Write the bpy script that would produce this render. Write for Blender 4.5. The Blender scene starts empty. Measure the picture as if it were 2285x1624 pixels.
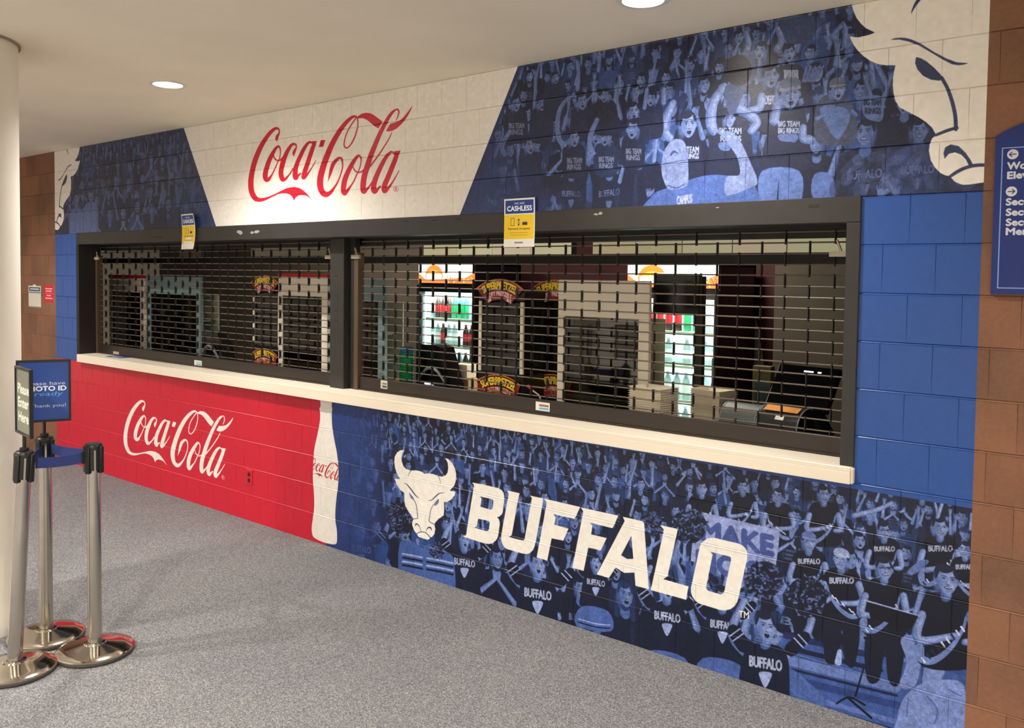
import bpy, bmesh, math, random
import numpy as np
from mathutils import Vector, Matrix

# ------------------------------------------------------------------ camera
F_PX, YAW, PITCH, ROLL = 1886.40, -0.67411, -0.04033, 0.01308
CAM = np.array([1.00087, -3.72606, 1.87818])
PX, PY = 1142.5, 692.5

def cam_axes():
    cy, sy = math.cos(YAW), math.sin(YAW)
    cp, sp = math.cos(PITCH), math.sin(PITCH)
    fw = np.array([sy*cp, cy*cp, sp]); r = np.array([cy, -sy, 0.0]); u = np.cross(r, fw)
    return (math.cos(ROLL)*r + math.sin(ROLL)*u, -math.sin(ROLL)*r + math.cos(ROLL)*u, fw)
AX_R, AX_U, AX_F = cam_axes()
def ray(x, y): return AX_F*F_PX + AX_R*(x-PX) - AX_U*(y-PY)
def onY(x, y, Y=0.0):
    d = ray(x, y); return CAM + d*(Y-CAM[1])/d[1]
def onZ(x, y, Z=0.0):
    d = ray(x, y); return CAM + d*(Z-CAM[2])/d[2]
def XZ(x, y, Y=0.0):
    p = onY(x, y, Y); return float(p[0]), float(p[2])

scene = bpy.context.scene
COL = scene.collection
cd = bpy.data.cameras.new('camera'); cam = bpy.data.objects.new('camera', cd); COL.objects.link(cam)
cd.sensor_fit = 'HORIZONTAL'; cd.sensor_width = 36.0
cd.lens = 36.0*F_PX/2285.0
cd.shift_y = -(812.0-PY)/2285.0
cd.clip_start = 0.05; cd.clip_end = 100
m = Matrix.Identity(4)
for i in range(3):
    m[i][0] = AX_R[i]; m[i][1] = AX_U[i]; m[i][2] = -AX_F[i]; m[i][3] = CAM[i]
cam.matrix_world = m
scene.camera = cam

# ------------------------------------------------------------------ world, exposure
w = bpy.data.worlds.new('world'); scene.world = w; w.use_nodes = True
w.node_tree.nodes['Background'].inputs[0].default_value = (1.0, 0.90, 0.78, 1)
w.node_tree.nodes['Background'].inputs[1].default_value = 0.05
vs = scene.view_settings
vs.view_transform = 'Standard'; vs.look = 'None'; vs.gamma = 1.0; vs.exposure = 0.28
vs.use_curve_mapping = False

# ------------------------------------------------------------------ lights of the concourse: recessed downlights
CEIL = 3.048
DOWNLIGHTS = [(-4.01, -0.92), (-0.83, -0.58), (2.35, -0.50), (-7.3, -1.35), (-10.3, -2.0),
              (-4.4, -4.1), (-1.0, -3.9), (2.3, -3.8), (-7.6, -4.5), (-2.6, -6.3), (1.2, -6.3), (-6.2, -6.5)]
LAMP_W = 262.0
WARM = (1.0, 0.95, 0.90)
def downlight_lamp(i, x, y):
    ld = bpy.data.lights.new('downlight_lamp', 'SPOT')
    ld.energy = LAMP_W*(1.05 if i == 0 else .6 if i == 1 else .8 if i < 5 else 2.6); ld.color = WARM
    ld.spot_size = math.radians(150); ld.spot_blend = 0.9; ld.shadow_soft_size = 0.07
    o = bpy.data.objects.new('downlight_lamp', ld); o.location = (x, y, CEIL-0.03); COL.objects.link(o)
    return o
LAMPS = [downlight_lamp(i, x, y) for i, (x, y) in enumerate(DOWNLIGHTS)]

# ------------------------------------------------------------------ small helpers
def lin(c):
    return tuple((v/255.0/12.92 if v/255.0 <= 0.04045 else ((v/255.0+0.055)/1.055)**2.4) for v in c)

def mat(name, rgb, rough=0.5, metal=0.0, spec=0.5, emit=None, estr=0.0, noise=0.0, nscale=20.0, bump=0.0, bscale=60.0):
    m = bpy.data.materials.new(name); m.use_nodes = True
    nt = m.node_tree; b = nt.nodes['Principled BSDF']
    c = lin(rgb)
    b.inputs['Base Color'].default_value = (*c, 1)
    b.inputs['Roughness'].default_value = rough; b.inputs['Metallic'].default_value = metal
    b.inputs['Specular IOR Level'].default_value = spec
    if emit is not None:
        b.inputs['Emission Color'].default_value = (*lin(emit), 1); b.inputs['Emission Strength'].default_value = estr
    if noise or bump:
        tc = nt.nodes.new('ShaderNodeTexCoord')
    if noise:
        n = nt.nodes.new('ShaderNodeTexNoise'); n.inputs['Scale'].default_value = nscale; n.inputs['Detail'].default_value = 6
        nt.links.new(tc.outputs['Object'], n.inputs['Vector'])
        cr = nt.nodes.new('ShaderNodeValToRGB')
        cr.color_ramp.elements[0].position = 0.3; cr.color_ramp.elements[1].position = 0.7
        cr.color_ramp.elements[0].color = (*[v*(1-noise) for v in c], 1)
        cr.color_ramp.elements[1].color = (*[min(1, v*(1+noise)) for v in c], 1)
        nt.links.new(n.outputs['Fac'], cr.inputs[0]); nt.links.new(cr.outputs[0], b.inputs['Base Color'])
    if bump:
        n2 = nt.nodes.new('ShaderNodeTexNoise'); n2.inputs['Scale'].default_value = bscale; n2.inputs['Detail'].default_value = 4
        nt.links.new(tc.outputs['Object'], n2.inputs['Vector'])
        bp = nt.nodes.new('ShaderNodeBump'); bp.inputs['Strength'].default_value = bump; bp.inputs['Distance'].default_value = 0.002
        nt.links.new(n2.outputs['Fac'], bp.inputs['Height']); nt.links.new(bp.outputs[0], b.inputs['Normal'])
    return m

def obj(name, bm, mats, parent=None, smooth=False):
    me = bpy.data.meshes.new(name)
    bmesh.ops.recalc_face_normals(bm, faces=bm.faces)
    if smooth:
        for f in bm.faces: f.smooth = True
        for e in bm.edges:
            if len(e.link_faces) == 2 and e.calc_face_angle(0) > 0.7: e.smooth = False
    bm.to_mesh(me); bm.free()
    for mm in (mats if isinstance(mats, (list, tuple)) else [mats]): me.materials.append(mm)
    o = bpy.data.objects.new(name, me); COL.objects.link(o)
    if parent is not None: o.parent = parent
    return o

def tag(o, label, cat, group=None, kind=None):
    o['label'] = label; o['category'] = cat
    if group: o['group'] = group
    if kind: o['kind'] = kind
    return o
def thing(name, label, cat, loc=(0, 0, 0), rz=0.0, group=None):
    o = bpy.data.objects.new(name, None); o.empty_display_size = 0.05
    o.location = loc; o.rotation_euler = (0, 0, rz); COL.objects.link(o)
    return tag(o, label, cat, group)
def structure(o, label=None):
    o['kind'] = 'structure'
    if label: o['label'] = label
    return o

def box(bm, x0, x1, y0, y1, z0, z1, mi=0, bevel=0.0, M=None):
    r = bmesh.ops.create_cube(bm, size=1.0)
    vs_ = r['verts']
    for v in vs_:
        v.co = Vector((x0+(v.co.x+0.5)*(x1-x0), y0+(v.co.y+0.5)*(y1-y0), z0+(v.co.z+0.5)*(z1-z0)))
    fs = set(f for v in vs_ for f in v.link_faces)
    if bevel:
        es = list(set(e for v in vs_ for e in v.link_edges))
        rr = bmesh.ops.bevel(bm, geom=es, offset=bevel, segments=1, affect='EDGES')
        fs = set(rr['faces']) | set(f for f in fs if f.is_valid)
        vs_ = list(set(v for f in fs for v in f.verts))
    for f in fs: f.material_index = mi
    if M is not None:
        for v in vs_: v.co = M @ v.co
    return vs_
def nb(): return bmesh.new()
def bbox_obj(name, dims, mats, parent=None, bevel=0.0):
    bm = nb(); box(bm, *dims, bevel=bevel); return obj(name, bm, mats, parent)

def cyl(bm, p0, p1, r0, r1=None, seg=16, mi=0, caps=True):
    r1 = r0 if r1 is None else r1
    p0, p1 = Vector(p0), Vector(p1); d = p1-p0
    q = d.to_track_quat('Z', 'Y').to_matrix().to_4x4(); q.translation = (p0+p1)/2
    r = bmesh.ops.create_cone(bm, cap_ends=caps, segments=seg, radius1=r0, radius2=r1, depth=d.length, matrix=q)
    for v in r['verts']:
        for f in v.link_faces: f.material_index = mi
    return r['verts']
def lathe(bm, prof, seg=24, mi=0, M=None, a0=0.0, a1=2*math.pi):
    full = abs(a1-a0-2*math.pi) < 1e-6
    n = seg if full else seg+1
    rings = []
    for (r, z) in prof:
        if r < 1e-6:
            v = bm.verts.new((0, 0, z)); rings.append([v]*n); continue
        rings.append([bm.verts.new((r*math.cos(a0+(a1-a0)*i/seg), r*math.sin(a0+(a1-a0)*i/seg), z)) for i in range(n)])
    out = set(v for rg in rings for v in rg)
    for a, b in zip(rings[:-1], rings[1:]):
        for i in range(seg):
            j = (i+1) % n
            vs_ = [a[i], a[j], b[j], b[i]]
            u_ = []
            for v in vs_:
                if v not in u_: u_.append(v)
            if len(u_) >= 3:
                try:
                    f = bm.faces.new(u_); f.material_index = mi
                except ValueError: pass
    if M is not None:
        for v in out: v.co = M @ v.co
    return out
def tube(bm, pts, r, seg=8, mi=0):
    pts = [Vector(p) for p in pts]; rings = []
    for i, p in enumerate(pts):
        d = (pts[min(i+1, len(pts)-1)]-pts[max(i-1, 0)]).normalized()
        q = d.to_track_quat('Z', 'Y')
        rr = r[i] if isinstance(r, (list, tuple)) else r
        rings.append([bm.verts.new(p+q @ Vector((rr*math.cos(2*math.pi*k/seg), rr*math.sin(2*math.pi*k/seg), 0))) for k in range(seg)])
    for a, b in zip(rings[:-1], rings[1:]):
        for k in range(seg):
            f = bm.faces.new([a[k], a[(k+1) % seg], b[(k+1) % seg], b[k]]); f.material_index = mi
    bm.faces.new(rings[0][::-1]).material_index = mi; bm.faces.new(rings[-1]).material_index = mi
def prism(bm, pts, y0, y1, mi=0):
    """extrude an XZ outline between y0 and y1"""
    a = [bm.verts.new((x, y0, z)) for x, z in pts]; b = [bm.verts.new((x, y1, z)) for x, z in pts]
    n = len(pts)
    fs = [bm.faces.new(a), bm.faces.new(b[::-1])]
    for i in range(n): fs.append(bm.faces.new([a[i], b[i], b[(i+1) % n], a[(i+1) % n]]))
    for f in fs: f.material_index = mi
def quad_uv(bm, p, mi=0):
    """quad p = BL, BR, TR, TL with uv 0..1"""
    uv = bm.loops.layers.uv.verify()
    f = bm.faces.new([bm.verts.new(q) for q in p]); f.material_index = mi
    for l, c in zip(f.loops, ((0, 0), (1, 0), (1, 1), (0, 1))): l[uv].uv = c
    return f

# ------------------------------------------------------------------ a small painter for flat print (drawn here, point by point)
def srgb(c): return np.array(c, dtype=np.float32)/255.0
class Canvas:
    def __init__(s, x0, z0, x1, z1, res, bg):
        s.x0, s.z0, s.res = x0, z0, res
        s.W = max(2, int(round((x1-x0)*res))); s.H = max(2, int(round((z1-z0)*res)))
        s.a = np.empty((s.H, s.W, 3), np.float32); s.a[:] = srgb(bg); s.clip = None
    def T(s, P):
        P = np.asarray(P, dtype=np.float64); return (P-np.array([s.x0, s.z0]))*s.res
    def _bb(s, x0, y0, x1, y1):
        return max(0, int(math.floor(x0))), max(0, int(math.floor(y0))), min(s.W, int(math.ceil(x1))+1), min(s.H, int(math.ceil(y1))+1)
    def blend(s, X0, Y0, X1, Y1, cov, col, al=1.0):
        if s.clip is not None: cov = cov*s.clip[Y0:Y1, X0:X1]
        c = (cov*al)[..., None]; v = s.a[Y0:Y1, X0:X1]
        v += c*(srgb(col)-v)
    def cov_polys(s, polys):
        Ps = [s.T(p) for p in polys]
        allp = np.vstack(Ps)
        X0, Y0, X1, Y1 = s._bb(allp[:, 0].min(), allp[:, 1].min(), allp[:, 0].max(), allp[:, 1].max())
        if X1 <= X0 or Y1 <= Y0: return None
        e = np.vstack([np.hstack([p, np.roll(p, -1, 0)]) for p in Ps])
        e = e[np.abs(e[:, 1]-e[:, 3]) > 1e-9]
        SS = 3; W = X1-X0
        cov = np.zeros((Y1-Y0, W+2), np.float32)
        ax, ay, bx, by = e.T
        lo = np.minimum(ay, by); hi = np.maximum(ay, by); sl = (bx-ax)/(by-ay)
        for yi in range(Y0, Y1):
            row = cov[yi-Y0]
            for k in range(SS):
                yy = yi+(k+0.5)/SS
                mk = (lo <= yy) & (hi > yy)
                if not mk.any(): continue
                xs = np.sort(ax[mk]+(yy-ay[mk])*sl[mk])-X0
                xs = np.clip(xs, 0, W)
                for q in range(0, len(xs)-1, 2):
                    a, b = xs[q], xs[q+1]
                    if b <= a: continue
                    ia, ib = int(a), int(b)
                    if ia == ib: row[ia] += (b-a)
                    else:
                        row[ia] += ia+1-a
                        if ib > ia+1: row[ia+1:ib] += 1
                        row[ib] += b-ib
        return X0, Y0, X1, Y1, np.clip(cov[:, :W]/SS, 0, 1)
    def poly(s, polys, col, al=1.0):
        if len(polys) and np.ndim(polys[0][0]) == 0: polys = [polys]
        r = s.cov_polys(polys)
        if r: s.blend(*r[:4], r[4], col, al)
    def ell(s, x, z, rx, rz, col, al=1.0, rot=0.0, soft=1.0):
        c = s.T((x, z)); a, b = rx*s.res, rz*s.res; R = max(a, b)+soft+1
        X0, Y0, X1, Y1 = s._bb(c[0]-R, c[1]-R, c[0]+R, c[1]+R)
        if X1 <= X0 or Y1 <= Y0: return
        gx = np.arange(X0, X1)+0.5-c[0]; gy = (np.arange(Y0, Y1)+0.5-c[1])[:, None]
        if rot:
            co, si = math.cos(rot), math.sin(rot); u = gx*co+gy*si; v = -gx*si+gy*co
        else: u, v = gx+0*gy, gy+0*gx
        d = np.sqrt((u/max(a, .3))**2+(v/max(b, .3))**2)
        s.blend(X0, Y0, X1, Y1, np.clip((1-d)*min(a, b)/soft+0.5, 0, 1).astype(np.float32), col, al)
    def cap(s, p0, p1, r0, r1, col, al=1.0):
        a, b = s.T(p0), s.T(p1); r0 *= s.res; r1 *= s.res; R = max(r0, r1)+2
        X0, Y0, X1, Y1 = s._bb(min(a[0], b[0])-R, min(a[1], b[1])-R, max(a[0], b[0])+R, max(a[1], b[1])+R)
        if X1 <= X0 or Y1 <= Y0: return
        gx = np.arange(X0, X1)+0.5; gy = (np.arange(Y0, Y1)+0.5)[:, None]
        d = b-a; L = max(float(d@d), 1e-6)
        t = np.clip(((gx-a[0])*d[0]+(gy-a[1])*d[1])/L, 0, 1)
        dist = np.sqrt((gx-a[0]-t*d[0])**2+(gy-a[1]-t*d[1])**2)
        s.blend(X0, Y0, X1, Y1, np.clip(r0+(r1-r0)*t-dist+0.5, 0, 1).astype(np.float32), col, al)
    def rect(s, x0, z0, x1, z1, col, al=1.0): s.poly([(x0, z0), (x1, z0), (x1, z1), (x0, z1)], col, al)
    def text(s, string, fn, col, al=1.0, bold=0.0):
        """string drawn with unit-height glyphs; fn maps (u across 0..1, v up 0..1) to plane coordinates"""
        V, T = glyphs(string)
        P = np.array([fn(u, v) for u, v in V]); Q = s.T(P)
        SS = 3; r = int(round(bold*1.35*(Q[:, 1].max()-Q[:, 1].min())*SS)); pd = r/SS+1
        X0, Y0, X1, Y1 = s._bb(Q[:, 0].min()-pd, Q[:, 1].min()-pd, Q[:, 0].max()+pd, Q[:, 1].max()+pd)
        if X1 <= X0 or Y1 <= Y0: return
        acc = np.zeros(((Y1-Y0)*SS, (X1-X0)*SS), bool)
        for t in T:
            p = (Q[list(t)]-np.array([X0, Y0]))*SS
            x0, y0 = np.floor(p.min(0)).astype(int); x1, y1 = np.ceil(p.max(0)).astype(int)+1
            x0, y0 = max(x0, 0), max(y0, 0); x1, y1 = min(x1, acc.shape[1]), min(y1, acc.shape[0])
            if x1 <= x0 or y1 <= y0: continue
            gx = np.arange(x0, x1)+0.5; gy = (np.arange(y0, y1)+0.5)[:, None]
            (ax, ay), (bx, by), (cx, cy) = p
            e1 = (bx-ax)*(gy-ay)-(by-ay)*(gx-ax); e2 = (cx-bx)*(gy-by)-(cy-by)*(gx-bx); e3 = (ax-cx)*(gy-cy)-(ay-cy)*(gx-cx)
            acc[y0:y1, x0:x1] |= ((e1 >= 0) & (e2 >= 0) & (e3 >= 0)) | ((e1 <= 0) & (e2 <= 0) & (e3 <= 0))
        for _ in range(r):                                # heavier strokes: grow the glyphs evenly
            g = acc.copy(); g[1:] |= acc[:-1]; g[:-1] |= acc[1:]; g[:, 1:] |= acc[:, :-1]; g[:, :-1] |= acc[:, 1:]; acc = g
        cov = acc.reshape(Y1-Y0, SS, X1-X0, SS).mean((1, 3)).astype(np.float32)
        s.blend(X0, Y0, X1, Y1, cov, col, al)
    def textbox(s, string, x0, z0, x1, z1, col, al=1.0, bold=0.02, skew=0.0, rise=0.0):
        s.text(string, lambda u, v: (x0+(x1-x0)*u+skew*v*(z1-z0), z0+(z1-z0)*v+rise*u), col, al, bold)
    def image(s, name):
        im = bpy.data.images.new(name, s.W, s.H, alpha=False)
        px = np.ones((s.H, s.W, 4), np.float32); px[..., :3] = np.clip(s.a, 0, 1)
        im.pixels.foreach_set(px.ravel()); im.update(); im.pack()
        return im
_G = {}
def glyphs(string, bold=0.0):
    k = (string, bold)
    if k in _G: return _G[k]
    cu = bpy.data.curves.new('t', 'FONT'); cu.body = string; cu.size = 1.0; cu.offset = bold; cu.resolution_u = 3
    o = bpy.data.objects.new('t', cu); COL.objects.link(o)
    dg = bpy.context.evaluated_depsgraph_get(); me = o.evaluated_get(dg).to_mesh(); me.calc_loop_triangles()
    V = np.array([(v.co.x, v.co.y) for v in me.vertices]); T = [tuple(t.vertices) for t in me.loop_triangles]
    o.evaluated_get(dg).to_mesh_clear(); bpy.data.objects.remove(o); bpy.data.curves.remove(cu)
    lo, hi = V.min(0), V.max(0); V = (V-lo)/(hi-lo)
    _G[k] = (V, T); return _G[k]

def spline(P, n=5, closed=True):
    P = np.asarray(P, float); N = len(P); out = []
    for i in range(N if closed else N-1):
        g = lambda j: P[j % N] if closed else P[min(max(j, 0), N-1)]
        p0, p1, p2, p3 = g(i-1), g(i), g(i+1), g(i+2)
        for k in range(n):
            t = k/n
            out.append(0.5*((2*p1)+(-p0+p2)*t+(2*p0-5*p1+4*p2-p3)*t*t+(-p0+3*p1-3*p2+p3)*t**3))
    if not closed: out.append(P[-1])
    return np.array(out)
def stroke_quads(S, n=5):
    """variable-width stroke (x,y,width) -> list of discs/quads outlines (convex pieces)"""
    S = spline(S, n, False); out = []
    for a, b in zip(S[:-1], S[1:]):
        out.append((a, b))
    return out
def paint_mat(name, im, rough=0.45, spec=0.5, emit=0.0, coords='UV', ref=None, scale=None, offset=None, bump=0.0):
    m = bpy.data.materials.new(name); m.use_nodes = True; nt = m.node_tree; b = nt.nodes['Principled BSDF']
    tx = nt.nodes.new('ShaderNodeTexImage'); tx.image = im; tx.interpolation = 'Linear'; tx.extension = 'EXTEND'
    if coords == 'UV':
        tc = nt.nodes.new('ShaderNodeUVMap'); nt.links.new(tc.outputs[0], tx.inputs[0])
    else:
        g = nt.nodes.new('ShaderNodeNewGeometry')
        sp = nt.nodes.new('ShaderNodeSeparateXYZ'); cb = nt.nodes.new('ShaderNodeCombineXYZ')
        nt.links.new(g.outputs['Position'], sp.inputs[0])
        nt.links.new(sp.outputs['X'], cb.inputs['X']); nt.links.new(sp.outputs['Z'], cb.inputs['Y'])
        mp = nt.nodes.new('ShaderNodeMapping'); nt.links.new(cb.outputs[0], mp.inputs[0])
        mp.inputs['Location'].default_value = offset; mp.inputs['Scale'].default_value = scale
        nt.links.new(mp.outputs[0], tx.inputs[0])
        if bump:
            n2 = nt.nodes.new('ShaderNodeTexNoise'); n2.inputs['Scale'].default_value = 90; n2.inputs['Detail'].default_value = 5
            nt.links.new(g.outputs['Position'], n2.inputs['Vector'])
            bp = nt.nodes.new('ShaderNodeBump'); bp.inputs['Strength'].default_value = bump; bp.inputs['Distance'].default_value = 0.002
            nt.links.new(n2.outputs['Fac'], bp.inputs['Height']); nt.links.new(bp.outputs[0], b.inputs['Normal'])
    nt.links.new(tx.outputs[0], b.inputs['Base Color'])
    b.inputs['Roughness'].default_value = rough; b.inputs['Specular IOR Level'].default_value = spec
    if emit:
        nt.links.new(tx.outputs[0], b.inputs['Emission Color']); b.inputs['Emission Strength'].default_value = emit
    return m
# ------------------------------------------------------------------ the painted mural (flat print that lies on the block wall)
MX0, MX1 = -7.778, 0.365          # ends of the mural
MRES = 470
C_WHITE = (243, 238, 228); C_RED = (206, 27, 52); C_BLUE = (38, 82, 158); C_NAVY = (30, 48, 100)
DARK = (17, 23, 46); MID = (44, 72, 134); LIGHT = (120, 140, 196)
cv = Canvas(MX0, 0.0, MX1, 3.05, MRES, C_BLUE)

def zmap(x0, y0, sc):
    """read-off coordinates in an enlarged part of the photograph -> the wall plane"""
    return lambda p: XZ(x0+p[0]/sc, y0+p[1]/sc)
def mp(f, pts): return [f(p) for p in pts]
def union(cv, polys, col, al=1.0):
    A = np.zeros((cv.H, cv.W), np.float32); bb = [cv.W, cv.H, 0, 0]
    for p in polys:
        r = cv.cov_polys([p])
        if not r: continue
        X0, Y0, X1, Y1, c = r
        np.maximum(A[Y0:Y1, X0:X1], c, out=A[Y0:Y1, X0:X1])
        bb = [min(bb[0], X0), min(bb[1], Y0), max(bb[2], X1), max(bb[3], Y1)]
    X0, Y0, X1, Y1 = bb
    if X1 > X0: cv.blend(X0, Y0, X1, Y1, A[Y0:Y1, X0:X1], col, al)
def stroke_polys(S, f, n=4, disc=8):
    """(x, y, width) centre line in read-off coordinates -> convex pieces mapped by f"""
    S = spline(S, n, False); out = []
    for a, b in zip(S[:-1], S[1:]):
        d = b[:2]-a[:2]; L = math.hypot(*d)
        if L < 1e-6: continue
        nx, ny = -d[1]/L, d[0]/L
        out.append([f((a[0]+nx*a[2]/2, a[1]+ny*a[2]/2)), f((b[0]+nx*b[2]/2, b[1]+ny*b[2]/2)),
                    f((b[0]-nx*b[2]/2, b[1]-ny*b[2]/2)), f((a[0]-nx*a[2]/2, a[1]-ny*a[2]/2))])
    for a in S:
        r = max(a[2]/2, .5)
        out.append([f((a[0]+r*math.cos(2*math.pi*k/disc), a[1]+r*math.sin(2*math.pi*k/disc))) for k in range(disc)])
    return out

# ---- script lettering, read off the large sign over the left counter
fA = zmap(540, 230, 7.06); fB = zmap(700, 225, 7.061)
LA = [
 [(548,592,18),(546,558,46),(560,516,46),(584,474,26),(586,430,24),(562,398,34),(510,408,48),(440,472,58),(376,556,64),(308,665,72),(250,790,76),(200,925,80),(164,1060,80),(144,1180,84),(140,1290,86),(154,1400,84),(205,1495,82),(262,1524,62),(330,1520,50),(400,1498,36),(480,1462,26),(560,1424,26),(630,1396,40)],
 [(570,680,34),(530,715,44),(480,800,60),(430,900,68),(392,1010,74),(368,1110,78),(370,1180,76),(392,1210,70),(430,1190,50),(476,1120,24),(520,1030,18),(556,945,16),(588,880,16),(602,810,16),(604,740,20),(592,694,28),(570,680,34)],
 [(498,800,14),(502,845,20),(532,890,22),(570,906,24),(610,892,26),(650,850,30)],
 [(815,832,12),(815,790,42),(832,745,42),(854,702,20),(850,660,28),(820,644,34),(775,665,44),(720,750,58),(675,850,70),(640,950,76),(618,1050,76),(615,1130,76),(640,1202,72),(682,1196,44),(725,1150,28),(765,1100,22),(805,1030,22)],
 [(1075,612,32),(1030,640,44),(970,730,56),(922,830,62),(880,920,66),(850,1010,72),(838,1090,78),(838,1160,76),(855,1185,56),(890,1135,34),(925,1110,24)],
 [(1060,610,30),(1100,622,30),(1130,640,60)],
 [(1142,630,56),(1110,720,66),(1072,830,68),(1030,960,70),(996,1060,74),(972,1140,70),(970,1176,60),(1005,1150,44),(1055,1085,26),(1105,1010,16),(1140,950,14),(1165,895,8)],
]
PA = [[(600,1390),(690,1345),(760,1328),(830,1322),(900,1335),(960,1370),(1020,1425),(1070,1480),(1108,1528),(1050,1478),(1010,1456),(960,1448),(900,1452),(860,1475),(835,1505),(822,1538),(805,1500),(780,1460),(740,1432),(690,1422),(620,1422),(590,1430)],
      [(1108,600),(1180,597),(1160,650),(1100,650)], [(1240,585),(1315,580),(1280,685),(1210,692)]]
LB = [
 [(690,262,28),(640,244,36),(580,275,50),(510,342,62),(430,442,70),(360,552,76),(290,682,82),(230,820,88),(176,960,92),(132,1100,96),(104,1220,98),(102,1330,98),(124,1420,92),(185,1476,86),(255,1450,60),(322,1370,36),(382,1270,24),(425,1160,20),(452,1060,20),(455,980,24),(440,915,34),(405,898,36),(360,930,50),(312,990,58),(284,1060,56),(264,1130,46),(248,1190,30),(234,1236,14),(222,1276,4)],
 [(668,268,20),(610,350,18),(555,440,18),(512,530,18),(486,630,18),(480,700,20),(503,738,22),(545,730,20),(602,660,22),(650,560,22),(684,450,20),(697,360,18),(690,285,22)],
 [(1290,142,24),(1250,170,40),(1200,230,50),(1150,312,58),(1110,385,62),(1060,482,66),(1010,592,70),(965,702,74),(920,812,80),(880,922,82),(845,1032,86),(812,1130,88),(790,1230,88),(780,1320,90),(778,1400,84),(795,1432,66),(845,1385,40),(885,1335,24),(925,1270,20)],
 [(1290,138,24),(1322,135,26),(1340,170,22),(1330,230,18),(1302,302,12)],
 [(1230,497,12),(1190,590,18),(1130,690,20),(1060,800,22),(990,900,22),(930,980,24),(880,1045,24)],
 [(715,858,30),(680,882,46),(622,970,62),(570,1060,70),(522,1160,78),(490,1250,82),(473,1340,84),(468,1420,76),(490,1462,60),(545,1395,44),(592,1330,26),(635,1260,22),(670,1180,20),(705,1110,18),(730,1040,18),(746,960,18),(745,900,26),(715,858,30)],
 [(622,1040,16),(642,1090,20),(690,1124,24),(740,1122,22),(785,1090,22)],
 [(1225,802,30),(1175,842,50),(1112,932,62),(1060,1032,70),(1010,1140,74),(970,1240,80),(945,1330,84),(945,1410,80),(970,1436,54),(1012,1385,40),(1050,1345,24)],
 [(1215,800,28),(1250,812,28),(1290,830,50)],
 [(1318,820,64),(1285,920,72),(1245,1020,74),(1200,1130,76),(1158,1230,78),(1120,1320,82),(1108,1400,80),(1130,1425,54),(1185,1360,40),(1235,1290,26),(1290,1200,18),(1345,1102,12)],
]
PB = [[(700,240),(760,200),(830,188),(890,195),(950,225),(1010,270),(1085,325),(1060,370),(1020,435),(960,400),(900,350),(840,300),(780,272),(720,272),(690,284)],
      [(1205,362),(1250,352),(1310,330),(1370,300),(1430,240),(1490,165),(1556,72),(1530,150),(1480,240),(1430,310),(1370,380),(1300,440),(1230,475),(1180,482),(1140,476),(1168,420)],
      [(1275,795),(1370,780),(1345,850),(1260,850)],
      ]
RING = [[(1298+38*math.cos(t*math.pi/8), 1390+38*math.sin(t*math.pi/8), 6) for t in range(17)], [(1288,1412,7),(1288,1368,7),(1306,1374,7),(1304,1388,7),(1290,1390,7),(1310,1412,7)]]
LOGO = []
for S in LA: LOGO += stroke_polys(S, fA)
for P in PA: LOGO.append(mp(fA, P))
for S in LB: LOGO += stroke_polys(S, fB)
for P in PB: LOGO.append(mp(fB, P))
for S in RING: LOGO += stroke_polys(S, fB, 2, 6)
def fit_affine(src, dst):
    A = np.array([[x, z, 1] for x, z in src]); B = np.array(dst)
    return np.linalg.lstsq(A, B, rcond=None)[0]
def place(polys, K): return [(np.hstack([np.asarray(p, float), np.ones((len(p), 1))]) @ K) for p in polys]
up = [fA((545,375)), fA((1105,1525)), fB((1555,75)), fB((1345,1100)), fA((98,1240)), fB((160,1522)), fB((480,640))]
f7 = zmap(260, 870, 6.347)
lo = [f7((375,135)), f7((715,1070)), f7((1660,380)), f7((1530,1040)), f7((100,660)), f7((840,1095)), f7((1018,560))]
K_LOW = fit_affine(up, lo)

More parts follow.
